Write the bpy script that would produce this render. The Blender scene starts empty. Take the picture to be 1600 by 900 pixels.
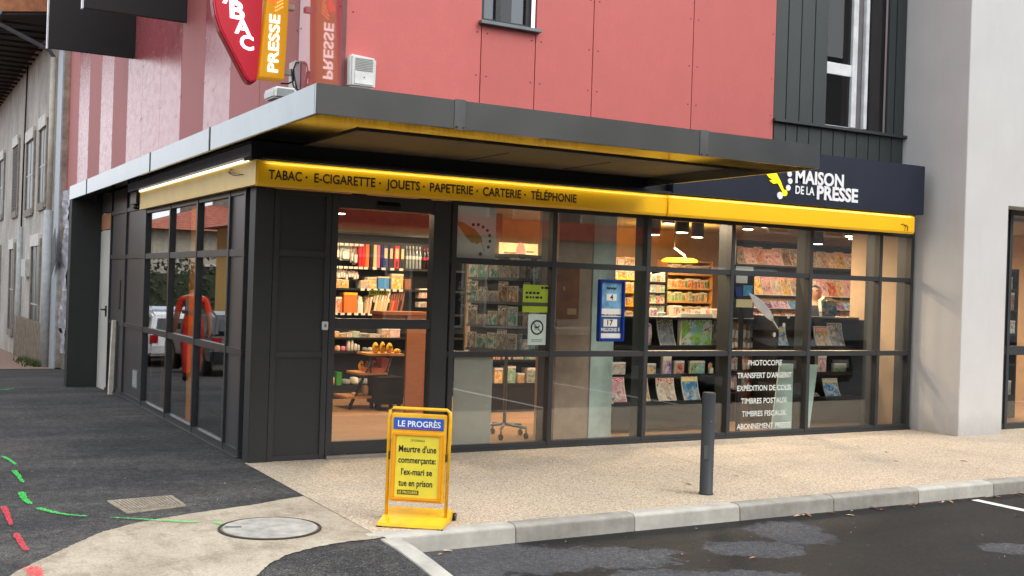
import bpy, bmesh, math, random
from mathutils import Vector, Matrix
random.seed(7)
S = bpy.context.scene
COL = S.collection
R = math.radians

# ------------------------------------------------------------------ camera
CAM = Vector((-3.0046, -10.0722, 1.7)); YAW, PITCH, ROLL, FPX = .5175, -.001, .0321, 1737.07
fw = Vector((math.sin(YAW)*math.cos(PITCH), math.cos(YAW)*math.cos(PITCH), math.sin(PITCH)))
rt0 = Vector((math.cos(YAW), -math.sin(YAW), 0)); up0 = rt0.cross(fw)
rt = math.cos(ROLL)*rt0 + math.sin(ROLL)*up0
up = -math.sin(ROLL)*rt0 + math.cos(ROLL)*up0
cam = bpy.data.cameras.new('camera'); camo = bpy.data.objects.new('camera', cam); COL.objects.link(camo)
cam.sensor_width = 36; cam.lens = 36*FPX/1600; cam.clip_start = .05; cam.clip_end = 2000
mw = Matrix((rt, up, -fw)).transposed().to_4x4(); mw.translation = CAM
camo.matrix_world = mw
S.camera = camo
def A(px, py, ax, c):
    """where the sight line of a photo pixel meets the real plane ax = c"""
    d = rt*((px-800)/FPX) + up*((450-py)/FPX) + fw
    i = 'xyz'.index(ax); t = (c-CAM[i])/d[i]
    return CAM + d*t

# ------------------------------------------------------------------ sky, sun, exposure
SUN_EL, SUN_AZ = R(48), R(150)       # azimuth from +Y clockwise: behind the camera, to the right
w = bpy.data.worlds.new('World'); S.world = w; w.use_nodes = True
nt = w.node_tree; nt.nodes.clear()
sky = nt.nodes.new('ShaderNodeTexSky'); sky.sky_type = 'NISHITA'; sky.sun_disc = False
sky.sun_elevation = SUN_EL; sky.sun_rotation = SUN_AZ; sky.dust_density = 4; sky.air_density = 1.0
hsv = nt.nodes.new('ShaderNodeHueSaturation'); hsv.inputs['Saturation'].default_value = .22
bg = nt.nodes.new('ShaderNodeBackground'); bg.inputs['Strength'].default_value = .15
wo = nt.nodes.new('ShaderNodeOutputWorld')
mxs = nt.nodes.new('ShaderNodeMix'); mxs.data_type = 'RGBA'; mxs.inputs[0].default_value = .72
mxs.inputs[7].default_value = (6.6, 6.9, 7.3, 1)          # even cloud layer over the clear sky
nt.links.new(sky.outputs[0], hsv.inputs['Color']); nt.links.new(hsv.outputs[0], mxs.inputs[6]); nt.links.new(mxs.outputs[2], bg.inputs[0]); nt.links.new(bg.outputs[0], wo.inputs[0])
sl = bpy.data.lights.new('sun', 'SUN'); sl.energy = .8; sl.angle = R(35); sl.color = (1, .96, .9)
so = bpy.data.objects.new('sun', sl); COL.objects.link(so)
sd = Vector((math.sin(SUN_AZ)*math.cos(SUN_EL), math.cos(SUN_AZ)*math.cos(SUN_EL), math.sin(SUN_EL)))
so.rotation_euler = sd.to_track_quat('Z', 'Y').to_euler()
S.view_settings.view_transform = 'Standard'; S.view_settings.look = 'None'
S.view_settings.exposure = .85; S.view_settings.gamma = 1; S.view_settings.use_curve_mapping = False
S.render.engine = 'CYCLES'
S.cycles.use_denoising = True
S.cycles.max_bounces = 8; S.cycles.diffuse_bounces = 3; S.cycles.glossy_bounces = 4; S.cycles.transparent_max_bounces = 24
S.cycles.sample_clamp_indirect = 6; S.cycles.caustics_reflective = False; S.cycles.caustics_refractive = False

# ------------------------------------------------------------------ materials
def lin(c):
    return tuple((v/255/12.92 if v/255 <= .04045 else ((v/255+.055)/1.055)**2.4) for v in c)
def new_mat(name):
    m = bpy.data.materials.new(name); m.use_nodes = True; t = m.node_tree
    return m, t, t.nodes['Principled BSDF'], t.nodes['Material Output']
def nd(t, typ, **kw):
    n = t.nodes.new('ShaderNode'+typ)
    for k, v in kw.items():
        if k in n.inputs: n.inputs[k].default_value = v
        else: setattr(n, k, v)
    return n
def mixc(t, fac, a, b, blend='MIX'):
    n = t.nodes.new('ShaderNodeMix'); n.data_type = 'RGBA'; n.blend_type = blend
    for i, v in ((0, fac), (6, a), (7, b)):
        if hasattr(v, 'links') or hasattr(v, 'is_linked'): t.links.new(v, n.inputs[i])
        elif i == 0: n.inputs[0].default_value = v
        else: n.inputs[i].default_value = (*v, 1) if len(v) == 3 else v
    return n.outputs[2]
def math_(t, op, a, b=None, clamp=False):
    n = t.nodes.new('ShaderNodeMath'); n.operation = op; n.use_clamp = clamp
    for i, v in enumerate((a, b)):
        if v is None: continue
        if hasattr(v, 'is_linked'): t.links.new(v, n.inputs[i])
        else: n.inputs[i].default_value = v
    return n.outputs[0]
def ramp(t, src, p):
    n = t.nodes.new('ShaderNodeValToRGB'); e = n.color_ramp.elements
    while len(e) < len(p): e.new(.5)
    for q, (pos, c) in zip(e, p): q.position = pos; q.color = (*c, 1) if len(c) == 3 else c
    t.links.new(src, n.inputs[0]); return n.outputs[0]
def ocoord(t, scale=(1, 1, 1), kind='Object'):
    tc = t.nodes.new('ShaderNodeTexCoord'); mp = t.nodes.new('ShaderNodeMapping'); mp.inputs['Scale'].default_value = scale
    t.links.new(tc.outputs[kind], mp.inputs[0]); return mp.outputs[0]
def noise(t, vec, scale, detail=4, rough=.55):
    n = nd(t, 'TexNoise', Scale=scale, Detail=detail, Roughness=rough); t.links.new(vec, n.inputs['Vector']); return n.outputs[0]
def bump(t, p, h, strength, dist=.01):
    b = nd(t, 'Bump', Strength=strength, Distance=dist); t.links.new(h, b.inputs['Height']); t.links.new(b.outputs[0], p.inputs['Normal'])
MATS = {}
def M(name, c, rough=.5, metal=0, var=.12, vscale=6, bmp=0, bscale=60, stretch=(1, 1, 1), spec=.5, coat=0):
    """plain painted / metal / plastic surface with uneven tone, uneven gloss and optional grain"""
    if name in MATS: return MATS[name]
    m, t, p, o = new_mat(name); c = lin(c)
    v = ocoord(t, stretch)
    n1 = noise(t, v, vscale, 6, .6)
    lo = tuple(x*(1-var*1.6) for x in c); hi = tuple(min(1, x*(1+var)) for x in c)
    t.links.new(ramp(t, n1, [(.3, lo), (.7, hi)]), p.inputs['Base Color'])
    rr = nd(t, 'MapRange'); t.links.new(n1, rr.inputs[0]); rr.inputs[3].default_value = max(.03, rough*.85); rr.inputs[4].default_value = min(1, rough*1.15)
    t.links.new(rr.outputs[0], p.inputs['Roughness'])
    p.inputs['Metallic'].default_value = metal; p.inputs['Specular IOR Level'].default_value = spec
    p.inputs['Coat Weight'].default_value = coat
    if bmp: bump(t, p, noise(t, v, bscale, 5, .6), bmp)
    MATS[name] = m; return m
def emit(name, c, k, base=None):
    if name in MATS: return MATS[name]
    m, t, p, o = new_mat(name)
    p.inputs['Base Color'].default_value = (*lin(base or c), 1)
    p.inputs['Emission Color'].default_value = (*lin(c), 1); p.inputs['Emission Strength'].default_value = k
    p.inputs['Roughness'].default_value = .4
    MATS[name] = m; return m
def glass(name, tint=(.93, .95, .94), k=1.3, gl=(1, 1, 1), g=.955):
    m, t, p, o = new_mat(name); t.nodes.remove(p)
    lw = nd(t, 'LayerWeight', Blend=.5)
    f = math_(t, 'POWER', lw.outputs['Facing'], 5.0)
    f = math_(t, 'MULTIPLY', f, g); f = math_(t, 'ADD', f, .055*k, True)
    tr = nd(t, 'BsdfTransparent'); tr.inputs[0].default_value = (*tint, 1)
    gb = nd(t, 'BsdfGlossy', Roughness=.004); gb.inputs[0].default_value = (*gl, 1)
    mx = nd(t, 'MixShader'); t.links.new(f, mx.inputs[0]); t.links.new(tr.outputs[0], mx.inputs[1]); t.links.new(gb.outputs[0], mx.inputs[2])
    t.links.new(mx.outputs[0], o.inputs[0]); MATS[name] = m; return m

# ------------------------------------------------------------------ mesh builder
class MB:
    def __init__(s): s.bm = bmesh.new()
    def verts(s, vs): return [s.bm.verts.new(v) for v in vs]
    def face(s, vs, mi=0):
        f = s.bm.faces.new(s.verts(vs)); f.material_index = mi; return s
    def box(s, x0, x1, y0, y1, z0, z1, mi=0, mat=None):
        v = s.verts([(x, y, z) for z in (z0, z1) for y in (y0, y1) for x in (x0, x1)])
        for q in ((0, 2, 3, 1), (4, 5, 7, 6), (0, 1, 5, 4), (2, 6, 7, 3), (0, 4, 6, 2), (1, 3, 7, 5)):
            f = s.bm.faces.new([v[i] for i in q]); f.material_index = mi
        if mat is not None:
            for q in v: q.co = mat @ q.co
        return s
    def prism(s, poly, a, mi=0):
        """polygon (list of Vectors) extruded by vector a"""
        a = Vector(a); p = [Vector(q) for q in poly]
        v0 = s.verts(p); v1 = s.verts([q+a for q in p]); n = len(p)
        fs = [s.bm.faces.new(v0[::-1]), s.bm.faces.new(v1)]
        for i in range(n): fs.append(s.bm.faces.new([v0[i], v0[(i+1) % n], v1[(i+1) % n], v1[i]]))
        for f in fs: f.material_index = mi
        return s
    def tube(s, pts, r, n=10, mi=0, cap=True):
        pts = [Vector(p) for p in pts]; rings = []
        rs = r if isinstance(r, (list, tuple)) else [r]*len(pts)
        ref = None
        for i, p in enumerate(pts):
            d = ((pts[min(i+1, len(pts)-1)]-pts[max(i-1, 0)])).normalized()
            if ref is None or abs(ref.dot(d)) > .98: ref = Vector((0, 0, 1)) if abs(d.z) < .9 else Vector((1, 0, 0))
            u = d.cross(ref).normalized(); ww = d.cross(u).normalized(); ref = -ww if False else ref
            rings.append(s.verts([p+(u*math.cos(2*math.pi*k/n)+ww*math.sin(2*math.pi*k/n))*rs[i] for k in range(n)]))
        for a, b in zip(rings, rings[1:]):
            for k in range(n):
                f = s.bm.faces.new([a[k], a[(k+1) % n], b[(k+1) % n], b[k]]); f.smooth = True; f.material_index = mi
        if cap:
            for rg, q in ((rings[0], 1), (rings[-1], -1)):
                f = s.bm.faces.new(rg[::q]); f.material_index = mi
        return s
    def lathe(s, prof, n=20, c=(0, 0, 0), mi=0):
        rings = []
        for r, z in prof: rings.append(s.verts([(c[0]+r*math.cos(2*math.pi*k/n), c[1]+r*math.sin(2*math.pi*k/n), c[2]+z) for k in range(n)]))
        for a, b in zip(rings, rings[1:]):
            for k in range(n):
                f = s.bm.faces.new([a[k], a[(k+1) % n], b[(k+1) % n], b[k]]); f.smooth = True; f.material_index = mi
        for rg, q in ((rings[0], -1), (rings[-1], 1)):
            f = s.bm.faces.new(rg[::q]); f.material_index = mi
        return s
    def ball(s, c, r, sc=(1, 1, 1), mi=0, seg=14):
        m = Matrix.Translation(c) @ Matrix.Diagonal((r*sc[0], r*sc[1], r*sc[2], 1))
        g = bmesh.ops.create_uvsphere(s.bm, u_segments=seg, v_segments=seg//2+1, radius=1, matrix=m)
        for v in g['verts']:
            for f in v.link_faces: f.smooth = True; f.material_index = mi
        return s
    def xf(s, mat):
        for v in s.bm.verts: v.co = mat @ v.co
        return s
    def mesh(s, name, mats, bevel=0, off=None):
        bmesh.ops.recalc_face_normals(s.bm, faces=s.bm.faces[:])
        if bevel:
            es = [e for e in s.bm.edges if len(e.link_faces) == 2 and e.calc_face_angle(0) > .6]
            bmesh.ops.bevel(s.bm, geom=es, offset=bevel, segments=2, affect='EDGES', clamp_overlap=True)
        if off is not None:
            for v in s.bm.verts: v.co -= off
        me = bpy.data.meshes.new(name); s.bm.to_mesh(me); s.bm.free()
        for m in (mats if isinstance(mats, (list, tuple)) else [mats]): me.materials.append(m)
        return me
    def build(s, name, mats, parent=None, bevel=0, local=False):
        """ONE mesh object. parent given: coordinates are world unless local. no parent: origin moves to the base."""
        if parent is not None:
            off = None if local else Vector(parent['base']) if 'base' in parent else Vector((0, 0, 0))
        else:
            co = [v.co for v in s.bm.verts]
            off = Vector(((min(c.x for c in co)+max(c.x for c in co))/2, (min(c.y for c in co)+max(c.y for c in co))/2, min(c.z for c in co)))
        ob = bpy.data.objects.new(name, s.mesh(name, mats, bevel, off)); COL.objects.link(ob)
        if parent is not None: ob.parent = parent
        else: ob.location = off
        if parent is not None and not local and 'base' in parent: ob['base'] = parent['base']
        elif parent is None: ob['base'] = tuple(off)
        return ob
ALLTHINGS = []
def tag(o, label, cat, group=None):
    o['label'] = label; o['category'] = cat
    if group: o['group'] = group
    ALLTHINGS.append(o); return o
def thing(name, label, cat, loc=(0, 0, 0), rz=0, group=None):
    o = bpy.data.objects.new(name, None); COL.objects.link(o); o.empty_display_size = .1
    o.location = loc; o.rotation_euler = (0, 0, rz)
    o['base'] = tuple(loc)
    return tag(o, label, cat, group)
def struct(o): o['kind'] = 'structure'; return o

# ------------------------------------------------------------------ lettering
_tc = {}
def text_geo(s, bold=0):
    if (s, bold) not in _tc:
        cu = bpy.data.curves.new('t', 'FONT'); cu.body = s; cu.offset = bold; cu.resolution_u = 3
        ob = bpy.data.objects.new('t', cu); COL.objects.link(ob)
        dg = bpy.context.evaluated_depsgraph_get(); dg.update()
        me = bpy.data.meshes.new_from_object(ob.evaluated_get(dg))
        vs = [v.co.copy() for v in me.vertices]; fs = [tuple(p.vertices) for p in me.polygons]
        bpy.data.objects.remove(ob); bpy.data.curves.remove(cu); bpy.data.meshes.remove(me)
        _tc[(s, bold)] = (vs, fs)
    return _tc[(s, bold)]
CAPH = max(v.y for v in text_geo('H')[0])
def put_text(mb, s, p, ux, uz, width=None, cap=.1, bold=.02, thick=.002, mi=0, align='L', squash=1):
    """letters laid at p (left end of the base line), ux = reading direction, uz = up; thick pushes them off the surface"""
    vs, fs = text_geo(s, bold); ux, uz = Vector(ux).normalized(), Vector(uz).normalized(); nn = ux.cross(uz)
    x0 = min(v.x for v in vs); x1 = max(v.x for v in vs)
    sz = cap/CAPH; sx = width/(x1-x0) if width else sz*squash
    o = Vector(p)
    if align == 'C': o = o - ux*(x1-x0)*sx/2
    fr = [mb.bm.verts.new(o+ux*((v.x-x0)*sx)+uz*(v.y*sz)+nn*thick) for v in vs]
    for f in fs:
        try: q = mb.bm.faces.new([fr[i] for i in f]); q.material_index = mi
        except ValueError: pass
    if thick > .004:                                            # sides of raised letters
        bd = [e for e in mb.bm.edges if e.is_boundary and e.verts[0] in set(fr)]
        r = bmesh.ops.extrude_edge_only(mb.bm, edges=bd)
        for g in r['geom']:
            if isinstance(g, bmesh.types.BMVert): g.co -= nn*thick
            elif isinstance(g, bmesh.types.BMFace): g.material_index = mi
    return mb
# ================================================================== GROUND
def sm(a, b, v):
    q = max(0, min(1, (v-a)/(b-a))); return q*q*(3-2*q)
NP = [(5, 0), (8.5, -.07), (12, -.3), (20, -.7), (33, -1.05), (60, -1.5), (140, -2)]
def gz(x, y):
    """height of the old street: falls away behind the shop, dips to the car park in front"""
    z = 0
    if y > 5:
        for (a, za), (b, zb) in zip(NP, NP[1:]):
            if y <= b: z = za+(zb-za)*(y-a)/(b-a); break
        else: z = -2
    if y < -3.25: z = -.12*sm(-3.3, -4.9, y) if False else -.12*sm(3.3, 4.9, -y)
    return z
def asphalt(name, wet=False):
    m, t, p, o = new_mat(name)
    v = ocoord(t)
    fine = noise(t, v, 95, 4, .75); mid = noise(t, v, 24, 5, .7); big = noise(t, v, .8, 8, .66); st = noise(t, ocoord(t, (.6, 2.2, 1)), .9, 7, .68)
    base = ramp(t, fine, [(.34, (.009, .0095, .01)), (.5, (.042, .043, .045)), (.66, (.13, .129, .13))])
    tone = ramp(t, big, [(.3, (.62, .62, .64)), (.5, (1.1, 1.08, 1.06)), (.72, (1.75, 1.62, 1.48))])
    base = mixc(t, 1, base, ramp(t, mid, [(.35, (.55, .55, .56)), (.5, (1, 1, 1)), (.68, (1.7, 1.7, 1.7))]), 'MULTIPLY')
    c = mixc(t, 1, base, tone, 'MULTIPLY')
    c = mixc(t, 1, c, ramp(t, st, [(.35, (.7, .7, .72)), (.65, (1.35, 1.3, 1.24))]), 'MULTIPLY')
    chips = nd(t, 'TexVoronoi', Scale=60); t.links.new(v, chips.inputs['Vector'])
    ck = math_(t, 'LESS_THAN', chips.outputs['Distance'], .2); keep = math_(t, 'GREATER_THAN', noise(t, v, 37, 2), .6)
    c = mixc(t, math_(t, 'MULTIPLY', math_(t, 'MULTIPLY', ck, keep), .7), c, (.22, .21, .2))
    rough = .93
    if wet:
        # dry islands in the rain-wet car park, each an irregular patch lying where the surface is proud
        pos = ocoord(t); n1 = noise(t, pos, 2.2, 7, .68); n2 = noise(t, pos, 9, 5, .6)
        acc = None
        for (cx, cy, la, lb, ang) in wet:
            mp = t.nodes.new('ShaderNodeMapping'); mp.vector_type = 'TEXTURE'
            mp.inputs['Location'].default_value = (cx, cy, 0); mp.inputs['Rotation'].default_value = (0, 0, ang); mp.inputs['Scale'].default_value = (la, lb, 1)
            t.links.new(pos, mp.inputs[0])
            fl = nd(t, 'VectorMath', operation='MULTIPLY'); fl.inputs[1].default_value = (1, 1, 0); t.links.new(mp.outputs[0], fl.inputs[0])
            ln = nd(t, 'VectorMath', operation='LENGTH'); t.links.new(fl.outputs[0], ln.inputs[0])
            d = math_(t, 'SUBTRACT', 1.0, ln.outputs['Value'])
            acc = d if acc is None else math_(t, 'MAXIMUM', acc, d)
        q = math_(t, 'ADD', acc, math_(t, 'MULTIPLY', math_(t, 'SUBTRACT', n1, .5), 1.7))
        q = math_(t, 'ADD', q, math_(t, 'MULTIPLY', math_(t, 'SUBTRACT', n2, .5), .8))
        dry = math_(t, 'MULTIPLY', math_(t, 'ADD', q, -.02), 6.0, True)
        c = mixc(t, .55, c, (.045, .046, .048))
        c = mixc(t, dry, mixc(t, 1, c, (.36, .37, .38), 'MULTIPLY'), mixc(t, 1, c, (1.7, 1.7, 1.75), 'MULTIPLY'))
        rn = nd(t, 'MapRange'); t.links.new(dry, rn.inputs[0]); rn.inputs[3].default_value = .52; rn.inputs[4].default_value = .95
        t.links.new(rn.outputs[0], p.inputs['Roughness'])
    else: p.inputs['Roughness'].default_value = rough
    p.inputs['Specular IOR Level'].default_value = .12 if wet else .3
    t.links.new(c, p.inputs['Base Color'])
    bump(t, p, math_(t, 'ADD', fine, math_(t, 'MULTIPLY', mid, .6)), .8, .008)
    return m
def axis(a, b, fine_a, fine_b, s, S_):
    v = [a]
    while v[-1] < b-1e-6:
        st = s if fine_a-s <= v[-1] < fine_b else S_
        nx = v[-1]+st
        if v[-1] < fine_a < nx: nx = fine_a
        v.append(min(b, nx))
    return v
def grid(mb, xs, ys, fz):
    vv = [[mb.bm.verts.new((x, y, fz(x, y))) for x in xs] for y in ys]
    for j in range(len(ys)-1):
        for i in range(len(xs)-1): mb.bm.faces.new([vv[j][i], vv[j][i+1], vv[j+1][i+1], vv[j+1][i]]).smooth = True
STREET = asphalt('street_asphalt')
mb = MB()
grid(mb, axis(-120, 1, -12, 1, .8, 12), axis(-3.2, 130, -3.2, 34, .7, 10), gz)
grid(mb, axis(-120, -.02, -12, -.02, .8, 12), axis(-90, -3.2, -6, -3.2, .1, 6), gz)
struct(mb.build('street', STREET))
PXD = [(790, 872, 1.25, .42), (700, 890, .5, .3), (1232, 832, .34, .42), (1185, 858, .42, .3), (1590, 857, .3, .2), (1100, 905, .7, .3)]
dry = []
for px, py, la, lb in PXD:
    q = A(px, py, 'z', -.12); dry.append((q.x, q.y, la, lb, -.42))
PARK = asphalt('wet_parking_asphalt', dry)
mb = MB(); mb.face([(-.02, -90, -.12), (80, -90, -.12), (80, -3.22, -.12), (-.02, -3.22, -.12)]); ob = mb.build('car_park', PARK)
for v in ob.data.vertices: v.co += Vector(ob['base'])
ob.location = (0, 0, 0); struct(ob)
mb = MB(); mb.face([(-600, -600, -3.2), (600, -600, -3.2), (600, 600, -3.2), (-600, 600, -3.2)])
struct(mb.build('terrain', M('terrain', (90, 92, 80), .95)))
# exposed aggregate pavement
def aggregate():
    m, t, p, o = new_mat('exposed_aggregate'); v = ocoord(t)
    vo = nd(t, 'TexVoronoi', Scale=95); t.links.new(v, vo.inputs['Vector'])
    sp = nd(t, 'SeparateColor'); t.links.new(vo.outputs['Color'], sp.inputs[0])
    c = ramp(t, sp.outputs[0], [(0, (.34, .26, .18)), (.25, (.50, .40, .29)), (.5, (.59, .485, .36)), (.75, (.66, .56, .43)), (1, (.78, .70, .58))])
    edge = ramp(t, vo.outputs['Distance'], [(.25, (1, 1, 1)), (.75, (.82, .81, .8))])
    c = mixc(t, 1, c, edge, 'MULTIPLY')
    b = noise(t, v, .55, 6, .6); c = mixc(t, 1, c, ramp(t, b, [(.3, (.78, .78, .8)), (.6, (1.02, 1, .98)), (.8, (1.1, 1.06, 1.0))]), 'MULTIPLY')
    stn = noise(t, ocoord(t, (1.6, .7, 1)), 1.6, 7, .7); c = mixc(t, math_(t, 'MULTIPLY', math_(t, 'GREATER_THAN', stn, .66), .16), c, (.2, .16, .13))
    t.links.new(c, p.inputs['Base Color']); p.inputs['Roughness'].default_value = .85
    bump(t, p, vo.outputs['Distance'], .5, .006); return m
mb = MB(); mb.face([(-.05, -3.11, .004), (18, -3.11, .004), (18, .06, .004), (-.04, .0, .004), (-.05, -1.69, .004)])
AGG = aggregate(); struct(mb.build('pavement', AGG))
CONC = M('kerb_concrete', (186, 182, 172), .85, var=.16, vscale=5, bmp=.35, bscale=140)
CONC2 = M('kerb_concrete_stained', (158, 154, 145), .85, var=.24, vscale=4, bmp=.35, bscale=140)
m, t, p, o = new_mat('apron_concrete'); v = ocoord(t)
c = ramp(t, noise(t, v, 1.7, 8, .68), [(.3, lin((140, 128, 110))), (.5, lin((172, 160, 142))), (.72, lin((190, 180, 162)))])
c = mixc(t, 1, c, ramp(t, noise(t, v, 70, 5, .75), [(.34, (.7, .69, .67)), (.5, (1, 1, 1)), (.68, (1.22, 1.22, 1.2))]), 'MULTIPLY')
c = mixc(t, 1, c, ramp(t, noise(t, ocoord(t, (1.5, 1, 1)), 5, 8, .75), [(.36, (.72, .7, .66)), (.5, (1, 1, 1))]), 'MULTIPLY')
t.links.new(c, p.inputs['Base Color']); p.inputs['Roughness'].default_value = .92; bump(t, p, noise(t, v, 60, 5, .7), .5, .008); APR = m
# concrete apron around the manhole
U = [(-.06, -1.69), (-.12, -1.72), *[tuple(A(x, y, 'z', 0)[:2]) for x, y in ((440, 781), (400, 789), (350, 796), (300, 803), (250, 811), (205, 820), (160, 832), (110, 854), (60, 878), (20, 897))], (-2.45, -3.7), (-2.7, -4.6)]
Lw = [(-.055, -3.24), (-.2, -3.26), *[tuple(A(x, y, 'z', -.005)[:2]) for x, y in ((552, 847), (520, 852), (480, 860), (450, 868), (420, 881), (402, 895))], (-1.2, -4.0), (-1.5, -4.6), (-1.7, -5.2)]
def resample(P, n):
    P = [Vector(p) for p in P]; L = [0]
    for a, b in zip(P, P[1:]): L.append(L[-1]+(b-a).length)
    out = []
    for k in range(n):
        d = L[-1]*k/(n-1); i = max(j for j in range(len(L)) if L[j] <= d+1e-9); i = min(i, len(P)-2)
        out.append(P[i].lerp(P[i+1], (d-L[i])/max(1e-9, L[i+1]-L[i])))
    return out
def drape(mb, U, Lw, n, k, off, jit=.012):
    a, b = resample(U, n), resample(Lw, n); vv = []
    for i in range(n):
        ja = Vector((random.uniform(-jit, jit), random.uniform(-jit, jit))); jb = Vector((random.uniform(-jit, jit), random.uniform(-jit, jit)))
        if i == 0: ja = jb = Vector((0, 0))
        row = []
        for j in range(k+1):
            q = (a[i]+ja).lerp(b[i]+jb, j/k); row.append(mb.bm.verts.new((q.x, q.y, gz(q.x, q.y)+off)))
        vv.append(row)
    for i in range(n-1):
        for j in range(k): mb.bm.faces.new([vv[i][j], vv[i+1][j], vv[i+1][j+1], vv[i][j+1]]).smooth = True
mb = MB(); drape(mb, U, Lw, 120, 14, .005, .007); struct(mb.build('concrete_apron', APR))
# flush kerb strip between street and car park
mb = MB(); n = 12; rows = []
for i in range(n+1):
    y = -3.3-(1.0*i+.4*i*i/n)*.25; z = gz(-1, y)+.012
    rows.append([mb.bm.verts.new(q) for q in ((-.085+.03*i/n, y, z), (.045, y, z), (.05, y, -.2), (-.09, y, -.2))])
for a, b in zip(rows, rows[1:]):
    for k in range(4): mb.bm.faces.new([a[k], b[k], b[(k+1) % 4], a[(k+1) % 4]])
mb.bm.faces.new(rows[0]); mb.bm.faces.new(rows[-1][::-1])
struct(mb.build('flush_kerb_strip', CONC))
# kerb stones
joints = [-.12, .98, 2.02, 3.06, 4.1, 5.15, 6.18, 7.22, 8.3, 9.3]
ords = ['rounded pale corner kerbstone beside the yellow newspaper sign', 'darker grey kerbstone right after the pale corner one', 'pale kerbstone in front of the bollard', 'grey kerbstone first to the right of the bollard', 'grey kerbstone second to the right of the bollard', 'grey kerbstone just before the painted bay line', 'grey kerbstone just after the painted bay line', 'far grey kerbstone second after the painted bay line', 'farthest grey kerbstone of the row']
for i, (a, b) in enumerate(zip(joints, joints[1:])):
    mb = MB(); g = .002
    prof = [(-3.10, -.22), (-3.10, .007), (-3.205, .007), (-3.235, -.012), (-3.252, -.22)]
    if i == 0:
        secs = [(a, .9), (a+.05, .55), (a+.12, .2), (a+.2, 0), (b-g, 0)]
        rws = []
        for x, dr in secs:
            rws.append([mb.bm.verts.new((x, y+(.05*dr if y < -3.15 else 0), z)) for y, z in prof])
        for q, r_ in zip(rws, rws[1:]):
            for k in range(5): mb.bm.faces.new([q[k], r_[k], r_[(k+1) % 5], q[(k+1) % 5]])
        mb.bm.faces.new(rws[0]); mb.bm.faces.new(rws[-1][::-1])
    else:
        mb.prism([(a+g, y, z) for y, z in prof], (b-a-2*g, 0, 0))
    tag(mb.build('kerb_stone', CONC2 if i in (1, 3, 4, 6) else CONC, bevel=.004), ords[i], 'kerbstone', 'kerbstones along the car park edge')
# gutter strip of grit at the foot of the kerb and the painted bay lines
LINE = M('road_paint', (226, 226, 222), .7, var=.2, vscale=14)
for k in range(2):
    mb = MB(); x = 5.78+2.5*k
    mb.face([(x-.05, -8.3, -.115), (x+.05, -8.3, -.115), (x+.05, -3.34, -.115), (x-.05, -3.34, -.115)])
    struct(mb.build('bay_line', LINE))
# marking paint sprayed by the road workers
def spray(name, c):
    m, t, p, o = new_mat(name); v = ocoord(t)
    a = math_(t, 'MULTIPLY', math_(t, 'SUBTRACT', noise(t, v, 70, 6, .8), .43), 7.0, True)
    p.inputs['Base Color'].default_value = (*lin(c), 1); p.inputs['Roughness'].default_value = .8
    t.links.new(a, p.inputs['Alpha']); return m
GREEN = spray('green_marking_paint', (60, 235, 95)); RED = spray('red_marking_paint', (245, 62, 78))
def dash(name, mt, pts, w0, w1):
    mb = MB(); P = resample([A(x, y, 'z', 0)[:2] for x, y in pts], 26); vv = []
    for i, q in enumerate(P):
        d = (P[min(i+1, 25)]-P[max(i-1, 0)]).normalized(); s = Vector((-d.y, d.x)); k = i/25
        wd = (w0+(w1-w0)*k)*.4
        e1, e2 = wd*random.uniform(.75, 1.25), wd*random.uniform(.75, 1.25)
        if i in (0, 25): e1 *= .5; e2 *= .5
        l, r_ = q+s*e1, q-s*e2
        vv.append((mb.bm.verts.new((l.x, l.y, gz(l.x, l.y)+.013)), mb.bm.verts.new((r_.x, r_.y, gz(r_.x, r_.y)+.013))))
    for a, b in zip(vv, vv[1:]): mb.bm.faces.new([a[0], b[0], b[1], a[1]])
    struct(mb.build(name, mt))
dash('green_paint_mark', GREEN, [(4, 715), (14, 720), (25, 728)], .05, .03)
dash('green_paint_mark', GREEN, [(22, 737), (29, 746), (36, 756)], .06, .03)
dash('green_paint_mark', GREEN, [(33, 771), (38, 782), (48, 790)], .07, .05)
dash('green_paint_mark', GREEN, [(58, 796), (80, 802), (108, 807), (137, 809)], .06, .03)
dash('green_paint_mark', GREEN, [(173, 811), (215, 813), (260, 816)], .02, .04)
dash('green_paint_mark', GREEN, [(258, 815), (285, 818), (312, 818)], .05, .04)
dash('green_paint_mark', GREEN, [(335, 818), (340, 819.5), (347, 822)], .05, .04)
dash('green_paint_mark', GREEN, [(-8, 604), (8, 604), (22, 602)], .1, .05)
dash('red_paint_mark', RED, [(6, 794), (12, 807), (17, 823)], .06, .03)
dash('red_paint_mark', RED, [(24, 836), (32, 849), (41, 863)], .05, .045)
dash('red_paint_mark', RED, [(50, 888), (54, 896), (60, 912)], .1, .1)
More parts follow.
